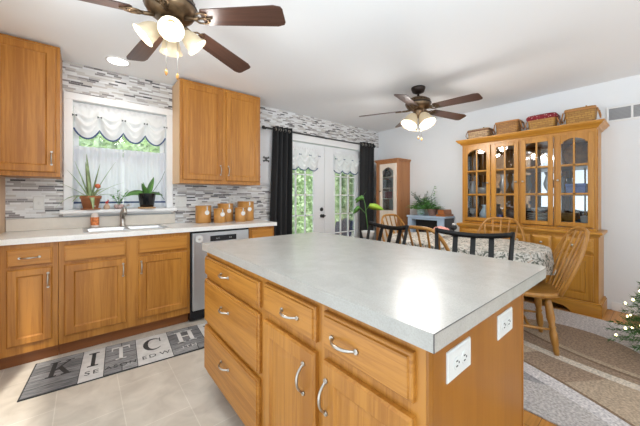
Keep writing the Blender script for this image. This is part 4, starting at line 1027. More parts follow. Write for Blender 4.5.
# ------------------------------------------------------------------ hutch
HX, BX = 4.0, 3.955           # upper and base front planes
HB = XW - 0.004
h = thing('china_hutch', 'large honey oak china hutch with glass doors against the right wall', 'hutch', (4.15, 1.10, 0))
y0, y1 = 0.420, 1.790
m = MB(); m.box(BX, HB, y0, y1, 0.12, 0.80); m.build('base_case', hut_v, h)
m = MB()
pts = [(y0 - 0.025, 0.12), (y0 - 0.025, 0.0), (y0 + 0.20, 0.0), (y0 + 0.235, 0.03), (y0 + 0.27, 0.05), (y0 + 0.34, 0.06), (y1 - 0.34, 0.06), (y1 - 0.27, 0.05), (y1 - 0.235, 0.03), (y1 - 0.20, 0.0), (y1 + 0.025, 0.0), (y1 + 0.025, 0.12)]
m.prism([(BX - 0.025, y, z) for y, z in pts], (0.03, 0, 0)); m.box(BX - 0.02, HB, y0 - 0.025, y0, 0.0, 0.12); m.box(BX - 0.02, HB, y1, y1 + 0.025, 0, 0.12)
m.box(BX - 0.018, HB, y0 - 0.018, y1 + 0.018, 0.12, 0.135, 0.004); m.build('plinth', hut_y, h)
m = MB(); m.box(BX - 0.03, HB, y0 - 0.03, y1 + 0.03, 0.82, 0.85, 0.008, 2); m.box(BX - 0.014, HB, y0 - 0.014, y1 + 0.014, 0.80, 0.82, 0.004); m.build('waist_moulding', hut_y, h)
fh = face_x(BX)
knob = lambda p, r_=0.014: MB().lathe([(r_ * .5, 0), (r_ * .45, 0.012), (r_, 0.018), (r_ * .9, 0.027), (0.001, 0.03)], p, 14, (-1, 0, 0))
for a, b in ((0.456, 0.774), (0.795, 0.967), (0.988, 1.222), (1.243, 1.415), (1.436, 1.754)):
    m = MB(); I = lambda k: inset(a, b, 0.632, 0.775, k); m.rings([(I(0), 0), (I(0), 0.010), (I(0.022), 0.018)], fh); d = m.build('drawer', hut_y, h); knob((BX - 0.018, (a + b) / 2, 0.703)).build('knob', nickel, d)
for a, b, ky in ((0.456, 0.774, 0.745), (0.795, 1.092, 1.07), (1.118, 1.415, 1.14), (1.436, 1.754, 1.465)):
    m = MB(); I = lambda k: inset(a, b, 0.150, 0.605, k); m.rings([(I(0), 0), (I(0), 0.014), (I(0.005), 0.018), (I(0.058), 0.018), (I(0.062), 0.008), (I(0.070), 0.008), (I(0.092), 0.016)], fh); d = m.build('cupboard_door', hut_v, h); knob((BX - 0.018, ky, 0.40)).build('knob', nickel, d)
# upper case
m = MB(); uz0, uz1 = 0.851, 1.895
m.box(HX, HB, y0 + 0.02, y0 + 0.045, uz0, uz1, 0.002); m.box(HX, HX + 0.05, y1 - 0.045, y1 - 0.02, uz0, uz1); m.box(HB - 0.04, HB, y1 - 0.045, y1 - 0.02, uz0, uz1); m.box(HX + 0.05, HB - 0.04, y1 - 0.045, y1 - 0.02, uz0, uz0 + 0.06); m.box(HX + 0.05, HB - 0.04, y1 - 0.045, y1 - 0.02, uz1 - 0.06, uz1)
m.box(HX, HB, y0 + 0.045, y1 - 0.045, uz0, uz0 + 0.03); m.box(HX, HB, y0 + 0.045, y1 - 0.045, uz1 - 0.03, uz1)
for y in (0.767, 1.098, 1.399): m.box(HX, HX + 0.02, y - 0.016, y + 0.016, uz0 + 0.03, uz1 - 0.03)
m.build('upper_case', hut_v, h)
m = MB(); m.box(HX + 0.05, HB - 0.04, y1 - 0.035, y1 - 0.031, uz0 + 0.06, uz1 - 0.06); m.build('side_pane', hutch_glass, h)
m = MB(); m.box(HB - 0.012, HB - 0.004, y0 + 0.046, y1 - 0.046, uz0 + 0.031, uz1 - 0.031); m.build('mirror_back', mirror, h)
for z in (1.230, 1.540):
    m = MB(); m.box(HX + 0.03, HB - 0.014, y0 + 0.047, y1 - 0.047, z - 0.012, z, 0.002); m.build('shelf', hut_y, h)
m = MB()   # fluted corner trim and hinge
for y in (y0 + 0.012,): m.box(HX + 0.03, HX + 0.05, y, y0 + 0.02, uz0, uz1)
m.build('side_trim', hut_y, h)
m = MB()
prof = [(0.0, 1.895), (0.0, 1.905), (0.014, 1.912), (0.020, 1.925), (0.045, 1.945), (0.052, 1.958), (0.062, 1.962), (0.062, 1.975), (0, 1.975)]
rects = []
for k, z in prof[:-1]: rects.append(((HX - k, HB, y0 + 0.018 - k, y1 - 0.018 + k), z))
t = bmesh.new(); rs = []
for (a, b, c, d_), z in rects: rs.append([t.verts.new(p) for p in ((a, c, z), (b, c, z), (b, d_, z), (a, d_, z))])
for p_, q_ in zip(rs, rs[1:]):
    for i in range(4): t.faces.new((p_[i], p_[(i + 1) % 4], q_[(i + 1) % 4], q_[i]))
t.faces.new(rs[0]); t.faces.new(rs[-1]); bmesh.ops.recalc_face_normals(t, faces=t.faces); m.add(t); m.build('crown_moulding', hut_y, h)
HTOP = 1.9755
fu = face_x(HX)
for a, b, arch, ky in ((0.458, 0.764, True, 0.742), (0.786, 1.085, False, 1.064), (1.111, 1.396, False, 1.132), (1.418, 1.742, True, 1.442)):
    zb, zt_ = 0.888, 1.872; fw = 0.046; d = bpy.data.objects.new('glass_door', None)
    m = MB(); t_ = 0.02
    m.box(HX - t_, HX - 0.0005, a, a + fw, zb, zt_, 0.004); m.box(HX - t_, HX - 0.0005, b - fw, b, zb, zt_, 0.004); m.box(HX - t_, HX - 0.0005, a + fw, b - fw, zb, zb + fw, 0.003)
    if not arch: m.box(HX - t_, HX - 0.0005, a + fw, b - fw, zt_ - fw, zt_, 0.003)
    else:
        ga, gb = a + fw, b - fw; zs = zt_ - 0.092; pts = [(HX - t_, ga, zt_ - 0.002), (HX - t_, ga, zs)]; w = gb - ga
        pts += [(HX - t_, ga + 0.018, zs), (HX - t_, ga + 0.018, zs + 0.02)]
        for i in range(11):
            f = i / 10; pts.append((HX - t_, ga + 0.02 + (w - 0.04) * f, zs + 0.018 + 0.032 * math.sin(PI * f)))
        pts += [(HX - t_, gb - 0.018, zs + 0.02), (HX - t_, gb - 0.018, zs), (HX - t_, gb, zs), (HX - t_, gb, zt_ - 0.002)]
        m.prism(pts, (t_ - 0.001, 0, 0))
    d = m.build('glass_door', hut_v, h)
    m = MB(); ym = (a + b) / 2
    m.box(HX - t_ + 0.002, HX - 0.006, ym - 0.008, ym + 0.008, zb + fw, zt_ - 0.045)
    for z in (1.238, 1.545): m.box(HX - t_ + 0.002, HX - 0.006, a + fw, b - fw, z - 0.009, z + 0.009)
    m.build('muntin', hut_v, d)
    m = MB(); m.box(HX - 0.006, HX - 0.003, a + fw - 0.005, b - fw + 0.005, zb + fw - 0.005, zt_ - fw + 0.005); m.build('pane', hutch_glass, d)
    knob((HX - t_, ky, 1.385), 0.012).build('knob', nickel, d)
# hutch contents
def lathe_thing(name, label, cat, c, prof, mat, seg=24, group=None):
    m = MB(); m.lathe(prof, c, seg); o = m.build(name, mat, None, c); tag(o, label, cat, group); return o
S1, S2, S0 = 1.2302, 1.5402, 0.8812
vase = [(0.045, 0), (0.048, 0.008), (0.02, 0.02), (0.018, 0.04), (0.045, 0.09), (0.052, 0.13), (0.036, 0.19), (0.030, 0.22), (0.046, 0.26), (0.044, 0.26), (0.028, 0.22), (0.034, 0.19), (0.048, 0.13), (0.04, 0.09)]
for y, lb in ((1.165, 'glass hurricane vase on the middle hutch shelf, in the second door from the left'), (0.845, 'glass hurricane vase on the middle hutch shelf, in the third door from the left'), (1.30, 'slim glass vase on the middle hutch shelf, left pane of the second door')):
    lathe_thing('hurricane_vase', lb, 'vase', (4.10, y, S1), vase, crystal, 24, 'hurricane vases')
bowl = lambda r_, hh: [(r_ * .45, 0), (r_ * .5, 0.006), (r_ * .8, hh * .5), (r_, hh), (r_ * .96, hh), (r_ * .75, hh * .5), (r_ * .4, 0.012)]
platep = lambda r_: [(r_ * .55, 0), (r_ * .6, 0.004), (r_, 0.018), (r_, 0.022), (r_ * .6, 0.009), (0.001, 0.008)]
lathe_thing('glass_bowl', 'cut glass bowl on the middle shelf behind the leftmost glass door', 'bowl', (4.12, 1.545, S1), bowl(0.09, 0.10), crystal)
lathe_thing('glass_pitcher', 'clear glass pitcher on the middle shelf beside the glass bowl, left pane', 'pitcher', (4.12, 1.68, S1), [(0.035, 0), (0.05, 0.03), (0.045, 0.10), (0.030, 0.15), (0.04, 0.19), (0.037, 0.19), (0.027, 0.15)], crystal)
o = lathe_thing('blue_vase', 'pale blue ceramic vase on the lowest shelf of the leftmost glass door', 'vase', (4.10, 1.52, S0), [(0.04, 0), (0.065, 0.05), (0.068, 0.10), (0.04, 0.16), (0.03, 0.19), (0.045, 0.22), (0.04, 0.22), (0.025, 0.19)], ceramic_pale)
lathe_thing('glass_goblet', 'stemmed glass goblet on the lowest shelf, left pane of the leftmost door', 'goblet', (4.10, 1.67, S0), [(0.04, 0), (0.04, 0.005), (0.007, 0.012), (0.007, 0.08), (0.04, 0.11), (0.045, 0.17), (0.042, 0.17), (0.036, 0.11)], crystal)
for k in range(6): lathe_thing('dinner_plate', 'white dinner plate in the stack on the lowest shelf of the third glass door', 'plate', (4.12, 0.935, S0 + k * 0.0225), platep(0.125), ceramic, 28, 'stacked white plates in the hutch')
lathe_thing('serving_bowl', 'white bowl with dark rim on top of the plate stack in the hutch', 'bowl', (4.12, 0.935, S0 + 6 * 0.0225), bowl(0.10, 0.06), plain('grey_print_bowl', (0.4, 0.4, 0.42), 0.25, noise=0.7, nscale=40))
fl = thing('dark_floral_jar', 'dark jar with pale flowers on the lowest shelf of the second glass door', 'jar', (4.10, 1.20, S0))
m = MB(); m.lathe([(0.06, 0), (0.085, 0.05), (0.09, 0.11), (0.07, 0.16), (0.05, 0.18)], (4.10, 1.20, S0), 24); m.build('jar', plain('dark_floral', (0.05, 0.04, 0.045), 0.3, noise=0.5, nscale=20), fl)
m = MB()
for k in range(10): a = k * 2.4; m.lathe([(0.004, -0.008), (0.022, 0), (0.012, 0.014), (0.002, 0.016)], (4.09 + 0.045 * math.cos(a), 1.20 + 0.06 * math.sin(a), S0 + 0.195 + 0.02 * (k % 4)), 8, (math.cos(a) - .5, math.sin(a), 1))
m.build('flowers', plain('dried_flowers', (0.35, 0.31, 0.30), 0.8, noise=0.5, nscale=40), fl)
lathe_thing('candle_jar', 'blue candle jar on the lowest shelf beside the dark floral jar', 'jar', (4.07, 1.335, S0), [(0.03, 0), (0.033, 0.005), (0.033, 0.09), (0.03, 0.10)], ceramic_blue)
bb = thing('blue_box', 'blue printed lidded box on the middle hutch shelf of the rightmost door', 'box', (4.10, 0.605, S1))
m = MB(); m.box(4.05, 4.17, 0.53, 0.69, S1, S1 + 0.085, 0.006, 2); m.build('body', ceramic_blue, bb)
m = MB(); m.box(4.046, 4.174, 0.526, 0.694, S1 + 0.086, S1 + 0.118, 0.008, 2); m.build('lid', ceramic_blue, bb)
o = thing('serving_platter', 'large round brown platter standing on the top shelf of the rightmost glass door', 'platter', (4.23, 0.61, S2))
m = MB(); m.lathe([(0.001, 0.006), (0.07, 0.004), (0.10, 0.0), (0.135, 0.018), (0.137, 0.023), (0.10, 0.008), (0.07, 0.010), (0.001, 0.012)], (4.285, 0.61, S2 + 0.139), 36, (-1, 0, 0.28)); m.build('dish', plain('brown_glaze', (0.26, 0.13, 0.05), 0.3, noise=0.4, nscale=20), o)
m = MB(); m.box(4.215, 4.30, 0.585, 0.60, S2, S2 + 0.012); m.box(4.215, 4.30, 0.62, 0.635, S2, S2 + 0.012); m.build('stand', black_iron, o)
lathe_thing('blue_dish', 'wide blue green dish on the lowest shelf of the rightmost glass door', 'dish', (4.13, 0.61, S0), bowl(0.125, 0.055), teal_glass)
lathe_thing('white_cup', 'white cup on the lowest shelf behind the wide blue green dish', 'cup', (4.25, 0.555, S0), [(0.03, 0), (0.04, 0.03), (0.045, 0.11), (0.042, 0.11), (0.035, 0.03)], ceramic)
lathe_thing('wooden_bowl', 'brown woven bowl on the lowest shelf at the left of the rightmost glass door', 'bowl', (4.22, 0.70, S0), bowl(0.075, 0.14), weave_gold)
lathe_thing('slim_vase', 'clear slim glass vase standing on the middle shelf left of the blue box', 'vase', (4.10, 0.735, S1), [(0.02, 0), (0.028, 0.02), (0.022, 0.10), (0.03, 0.2), (0.028, 0.2), (0.018, 0.10)], crystal)

# baskets on the hutch
def basket(label, y0, y1, x0, x1, hgt, mat, rim, lid=None, handles=True, flare=0.012):
    cx, cy = (x0 + x1) / 2, (y0 + y1) / 2; r = thing('splint_basket', label, 'basket', (cx, cy, HTOP), 'baskets on top of the hutch')
    def loft(levels, rad=0.03, n=4):
        t = bmesh.new(); rs = []
        for k, z in levels: rs.append([t.verts.new((x, y, z)) for x, y in round_rect(x0 - k, x1 + k, y0 - k, y1 + k, (rad,) * 4, n)])
        for a, b in zip(rs, rs[1:]):
            for i in range(len(a)): t.faces.new((a[i], a[(i + 1) % len(a)], b[(i + 1) % len(a)], b[i]))
        t.faces.new(rs[0]); t.faces.new(rs[-1]); bmesh.ops.recalc_face_normals(t, faces=t.faces); return t
    m = MB(); m.add(loft([(-flare, HTOP), (0, HTOP + hgt)])); m.build('body', mat, r)
    m = MB(); m.add(loft([(0.001, HTOP + hgt - 0.016), (0.005, HTOP + hgt - 0.014), (0.005, HTOP + hgt + 0.002), (-0.004, HTOP + hgt + 0.004)])); m.build('rim', rim, r)
    if lid == 'wood':
        m = MB(); m.add(loft([(0.002, HTOP + hgt + 0.005), (0.002, HTOP + hgt + 0.013), (-0.006, HTOP + hgt + 0.016)])); l = m.build('lid', mat, r)
        m = MB(); m.box(cx - 0.006, cx + 0.006, cy - 0.05, cy - 0.036, HTOP + hgt + 0.016, HTOP + hgt + 0.045, 0.003); m.build('lid_knob', rim, l)
    if lid == 'cloth':
        m = MB(); m.add(loft([(0.006, HTOP + hgt - 0.008), (0.014, HTOP + hgt), (0.015, HTOP + hgt + 0.025), (0.002, HTOP + hgt + 0.045), (-0.03, HTOP + hgt + 0.055)], 0.035)); 
        for f in m.b.faces: f.smooth = True
        m.build('cloth_cover', red_print, r)
    if handles:
        for s in (-1, 1):
            yy = cy + s * ((y1 - y0) / 2 + 0.012); m = MB()
            m.tube([(cx - 0.065, yy, HTOP + hgt - 0.012), (cx - 0.06, yy + s * 0.012, HTOP + hgt * 0.5), (cx, yy + s * 0.016, HTOP + hgt * 0.28), (cx + 0.06, yy + s * 0.012, HTOP + hgt * 0.5), (cx + 0.065, yy, HTOP + hgt - 0.012)], 0.006, 6); m.build('swing_handle', rim, r)
basket('low two tone splint basket with lid at the left end of the hutch top', 1.43, 1.70, 3.97, 4.15, 0.105, weave_pale, plain('dark_splint', (0.16, 0.06, 0.02), 0.5), 'wood')
basket('plain honey splint basket second from the left on the hutch top', 1.11, 1.36, 3.97, 4.16, 0.155, weave_honey, basket_rim, None)
basket('splint basket covered in red printed cloth, third on the hutch top', 0.765, 1.02, 3.97, 4.15, 0.115, weave_gold, basket_rim, 'cloth')
basket('golden lidded splint basket at the right end of the hutch top', 0.445, 0.69, 3.97, 4.15, 0.145, weave_gold, basket_rim, 'wood')

# wall vent
v = thing('return_air_vent', 'long white and grey louvred air vent high on the right wall', 'vent', (XW, 0.1, 2.08))
m = MB(); va, vb, vz0, vz1 = -0.25, 0.405, 2.0, 2.165; fv = face_x(XW)
m.rings([((va, vb, vz0, vz1), 0.0005), ((va, vb, vz0, vz1), 0.006), ((va + .012, vb - .012, vz0 + .012, vz1 - .012), 0.010), ((va + .022, vb - .022, vz0 + .022, vz1 - .022), 0.006), ((va + .022, vb - .022, vz0 + .022, vz1 - .022), 0.002)], fv, hole=True); m.box(XW - 0.009, XW - 0.001, 0.205, 0.222, vz0 + 0.02, vz1 - 0.02); m.build('frame', trim_white, v)
m = MB(); m.box(XW - 0.002, XW - 0.0005, va + .02, vb - .02, vz0 + .02, vz1 - .02); m.build('backing', plain('vent_grey', (0.30, 0.30, 0.31), 0.6), v)
for k in range(9):
    z = vz0 + 0.028 + k * 0.0137; m = MB(); m.prism([(XW - 0.008, va + .021, z), (XW - 0.0065, va + .021, z - 0.001), (XW - 0.002, va + .021, z + 0.008), (XW - 0.003, va + .021, z + 0.009)], (0, vb - va - .042, 0)); m.build('louvre', plain('louvre_grey', (0.42, 0.42, 0.43), 0.5) if k == 0 else bpy.data.materials['louvre_grey'], v)

# ------------------------------------------------------------------ pine curio cabinet
cx0, cx1, cy0_, cy1_ = 3.97, XW - 0.006, 2.80, 3.245
cu = thing('curio_cabinet', 'narrow knotty pine corner cabinet with arched glass door beside the black curtain', 'cabinet', (4.15, 3.02, 0))
m = MB(); m.box(cx0, cx1, cy0_, cy0_ + 0.02, 0.02, 1.80, 0.002); m.box(cx0, cx1, cy1_ - 0.02, cy1_, 0.02, 1.80, 0.002); m.box(cx1 - 0.01, cx1, cy0_ + 0.02, cy1_ - 0.02, 0.02, 1.80); m.box(cx0, cx1 - 0.01, cy0_ + 0.02, cy1_ - 0.02, 0.02, 0.09); m.box(cx0, cx1 - 0.01, cy0_ + 0.02, cy1_ - 0.02, 1.77, 1.80)
m.box(cx0 - 0.001, cx0 + 0.02, cy1_ - 0.085, cy1_ - 0.02, 0.09, 1.77); m.build('case', pine, cu)
m = MB(); m.box(cx0 - 0.015, cx1, cy0_ - 0.015, cy1_ + 0.015, 0.0, 0.07, 0.004); m.build('plinth', pine, cu)
m = MB(); m.box(cx0 - 0.015, cx1, cy0_ - 0.015, cy1_ + 0.015, 1.80, 1.825, 0.006); m.box(cx0 - 0.028, cx1, cy0_ - 0.028, cy1_ + 0.028, 1.825, 1.845, 0.005); m.build('cornice', pine, cu)
for z in (1.18, 1.36, 1.55):
    m = MB(); m.box(cx0 + 0.03, cx1 - 0.012, cy0_ + 0.022, cy1_ - 0.022, z - 0.012, z); m.build('shelf', pine_light, cu)
m = MB(); a, b, zb, zt_, fw = cy0_ + 0.012, cy1_ - 0.09, 0.10, 1.765, 0.06; t0, t1 = cx0 - 0.022, cx0 - 0.002
m.box(t0, t1, a, a + fw, zb, zt_, 0.003); m.box(t0, t1, b - fw, b, zb, zt_, 0.003); m.box(t0, t1, a + fw, b - fw, zb, 0.98, 0.002)
pts = [(t0, a + fw, zt_), (t0, a + fw, zt_ - 0.12)] + [(t0, a + fw + (b - a - 2 * fw) * i / 10, zt_ - 0.12 + 0.06 * math.sin(PI * i / 10)) for i in range(1, 10)] + [(t0, b - fw, zt_ - 0.12), (t0, b - fw, zt_)]
m.prism(pts, (t1 - t0, 0, 0)); d = m.build('door', pine_light, cu)
m = MB(); m.box(t0 + 0.010, t0 + 0.013, a + fw - 0.004, b - fw + 0.004, 0.975, zt_ - 0.05); m.build('pane', hutch_glass, d)
m = MB(); m.lathe([(0.006, 0), (0.012, 0.016), (0.001, 0.024)], (t0, b - 0.02, 1.30), 12, (-1, 0, 0)); m.build('knob', dark_bronze, d)
m = MB(); m.box(cx1 - 0.014, cx1 - 0.0105, cy0_ + 0.021, cy1_ - 0.021, 0.98, 1.76); m.build('back_panel', plain('pale_green_back', (0.50, 0.62, 0.58), 0.5), cu)
def books(y, z, cols, lb):
    for i, (c, w, hh) in enumerate(cols):
        m = MB(); m.box(4.06, 4.22, y, y + w, z + 0.0005, z + hh, 0.002); o = m.build('book', plain('book_cover', c, 0.6)); tag(o, lb[i], 'book', 'books in the pine cabinet'); y += w + 0.002
books(3.10, 1.36, [((0.02, 0.02, 0.025), 0.035, 0.14), ((0.03, 0.025, 0.03), 0.04, 0.15)], ['thinner black book on the middle shelf of the pine cabinet', 'thicker black book on the middle shelf of the pine cabinet'])
books(3.09, 1.18, [((0.35, 0.05, 0.05), 0.04, 0.12), ((0.62, 0.35, 0.30), 0.035, 0.13)], ['dark red book on the second shelf of the pine cabinet', 'salmon pink book beside the dark red one in the pine cabinet'])
lathe_thing('dark_jar', 'dark jar at the bottom of the glass in the pine cabinet', 'jar', (4.10, 3.08, 1.5502), [(0.03, 0), (0.045, 0.04), (0.035, 0.09), (0.02, 0.11)], black_glaze)
lathe_thing('black_vase', 'black vase on the top shelf of the pine cabinet', 'vase', (4.13, 3.15, 1.5502), [(0.025, 0), (0.035, 0.04), (0.025, 0.10), (0.03, 0.14)], black_iron)

# ------------------------------------------------------------------ grey blue cabinet with plant
gx0, gx1, gy0, gy1, gz = 4.0, XW - 0.018, 2.035, 2.63, 0.915
g = thing('fireplace_cabinet', 'low grey blue mantel cabinet with dark opening against the right wall', 'cabinet', (4.16, 2.33, 0))
m = MB(); m.box(gx0, gx1, gy1 - 0.07, gy1, 0.0, gz - 0.03, 0.002); m.box(gx0, gx0 + 0.03, gy0, gy0 + 0.10, 0, gz - 0.03, 0.002); m.box(gx0, gx0 + 0.03, gy0 + 0.10, gy1 - 0.07, gz - 0.06, gz - 0.03); m.box(gx0, gx0 + 0.03, gy0 + 0.10, gy1 - 0.07, 0.0, 0.14); m.build('surround', greyblue, g)
m = MB(); m.box(gx0 + 0.031, gx1, gy0 + 0.001, gy0 + 0.02, 0, gz - 0.031); m.build('side_panel', dark_grey, g)
m = MB(); m.box(gx0 - 0.015, gx1, gy0 - 0.012, gy1 + 0.012, gz - 0.03, gz, 0.004); m.build('mantel_top', greyblue, g)
m = MB(); m.box(gx0 + 0.12, gx1 - 0.02, gy0 + 0.021, gy1 - 0.071, 0.02, gz - 0.04); m.build('firebox', plain('dark_firebox', (0.015, 0.012, 0.011), 0.5), g)
wb = thing('wooden_box', 'small reddish brown wooden box on the right end of the grey blue cabinet', 'box', (4.18, 2.11, gz))
m = MB(); m.box(4.03, 4.30, 2.033, 2.17, gz, gz + 0.028, 0.004); m.build('base', box_wood, wb)
m = MB(); m.prism([(4.05, 2.05, gz + 0.0285), (4.28, 2.05, gz + 0.0285), (4.28, 2.06, gz + 0.10), (4.05, 2.06, gz + 0.10)], (0, 0.10, 0), 0.004); m.build('body', box_wood, wb)
iv = thing('ivy_plant', 'trailing ivy and grey green sprigs in pots on the grey blue cabinet', 'potted plant', (4.14, 2.40, gz))
m = MB(); m.lathe([(0.05, 0), (0.07, 0.09), (0.078, 0.09), (0.078, 0.11), (0.06, 0.10)], (4.13, 2.28, gz), 20); m.build('pot', plain('pink_clay', (0.45, 0.24, 0.18), 0.7, noise=0.1), iv)
m = MB(); m.lathe([(0.045, 0), (0.062, 0.05), (0.058, 0.13), (0.05, 0.15)], (4.12, 2.47, gz), 20); m.build('jar', plain('pale_green_jar', (0.60, 0.74, 0.72), 0.2), iv)
rs = random.Random(11); lv = MB(); lg = MB(); stt = MB()
for k in range(330):
    a = rs.uniform(0, 2 * PI); rr = rs.uniform(0.02, 0.23); cy_ = 2.41 + rr * 1.15 * math.sin(a); cxx = 4.13 + rr * 0.55 * math.cos(a)
    zz = gz + 0.10 + rs.uniform(0, 0.20) * (1 - rr / 0.26) - (0.09 if rs.random() < .2 else 0) * (cxx < 4.06)
    an = rs.uniform(0, 6.28); blade_leaf(lv, (cxx, cy_, max(zz, gz + 0.03)), (math.cos(an) - .3, math.sin(an), 0.25), rs.uniform(0.06, 0.10), rs.uniform(0.024, 0.036), 0.8, 4, -0.12)
for k in range(14):
    a = rs.uniform(0, 2 * PI); b0 = Vector((4.13, 2.44, gz + 0.12)); tip = b0 + Vector((0.10 * math.cos(a), 0.20 * math.sin(a), rs.uniform(0.14, 0.27))); stt.tube([b0, (b0 + tip) / 2 + Vector((0, 0, 0.03)), tip], 0.003, 5)
    for q in range(7):
        an = rs.uniform(0, 6.28); blade_leaf(lg, b0.lerp(tip, 0.4 + 0.1 * q), (math.cos(an), math.sin(an), 0.5), 0.045, 0.012, 0.4, 4, -0.12)
b0 = Vector((4.13, 2.26, gz + 0.12)); tip = Vector((4.1, 2.22, gz + 0.46)); stt.tube([b0, (4.12, 2.30, gz + 0.3), tip], 0.003, 5)
for q in range(9): an = q * 2.4; blade_leaf(lv, b0.lerp(tip, 0.3 + 0.08 * q), (math.cos(an), math.sin(an), 0.4), 0.05, 0.018, 0.4, 4, -0.12)
stt.build('stem', leaf_grey, iv); lv.build('ivy_leaves', leaf_ivy, iv); lg.build('grey_leaves', leaf_grey, iv)

# ------------------------------------------------------------------ dining area
m = MB(); m.box(1.915, 3.875, -0.62, 2.75, 0.0005, 0.011, 0.002); rg = m.build('area_rug', rug_mat()); tag(rg, 'large brown, cream and grey curved pattern rug under the dining table', 'rug')
RUGZ = 0.0112
tx, ty, ta, tb = 3.06, 1.40, 0.50, 0.76
tbt = thing('dining_table', 'oval oak dining table hidden under the floral tablecloth', 'table', (tx, ty, RUGZ))
def oval(a, b, n=48, p=2.5):
    out = []
    for i in range(n):
        t = 2 * PI * i / n; c, s = math.cos(t), math.sin(t); out.append((tx + a * math.copysign(abs(c) ** (2 / p), c), ty + b * math.copysign(abs(s) ** (2 / p), s)))
    return out
m = MB(); m.prism([(x, y, 0.712) for x, y in oval(ta, tb)], (0, 0, 0.03)); m.build('tabletop', chair_w, tbt)
m = MB(); m.box(tx - 0.34, tx + 0.34, ty - 0.52, ty + 0.52, 0.63, 0.711); m.build('apron', chair_w, tbt)
LEGP = [(0, 0.018), (0.06, 0.022), (0.10, 0.016), (0.12, 0.026), (0.30, 0.030), (0.42, 0.022), (0.45, 0.030), (0.48, 0.022), (0.60, 0.033), (0.82, 0.036), (1, 0.036)]
for sx in (-1, 1):
    for sy in (-1, 1):
        m = MB(); m.turned((tx + sx * 0.30, ty + sy * 0.35, RUGZ), (tx + sx * 0.30, ty + sy * 0.35, 0.711), LEGP, 14); m.build('leg', chair_w, tbt)
fm = floral()
m = MB(); rows = []
t = bmesh.new(); n = 120
def ring(k, z, wave):
    out = []
    for i, (x, y) in enumerate(oval(ta + k, tb + k, n)):
        w = wave * math.sin(i * 2 * PI * 16 / n) ; dx, dy = x - tx, y - ty; l = math.hypot(dx, dy); out.append(t.verts.new((x + dx / l * w, y + dy / l * w, z - (abs(wave) > .015) * 0.03 * math.sin(i * 2 * PI * 4 / n))))
    return out
rows = [ring(-0.2, 0.7455, 0), ring(-0.03, 0.7455, 0), ring(0.004, 0.744, 0), ring(0.012, 0.734, 0.001), ring(0.016, 0.68, 0.006), ring(0.024, 0.61, 0.012), ring(0.034, 0.54, 0.018)]
t.faces.new(rows[0])
for a, b in zip(rows, rows[1:]):
    for i in range(n): t.faces.new((a[i], a[(i + 1) % n], b[(i + 1) % n], b[i]))
bmesh.ops.recalc_face_normals(t, faces=t.faces)
for f in t.faces: f.smooth = len(f.verts) == 4
m.add(t); cl = m.build('tablecloth', fm, None, (tx, ty, 0.745)); tag(cl, 'cream and grey floral tablecloth draped over the dining table', 'tablecloth')
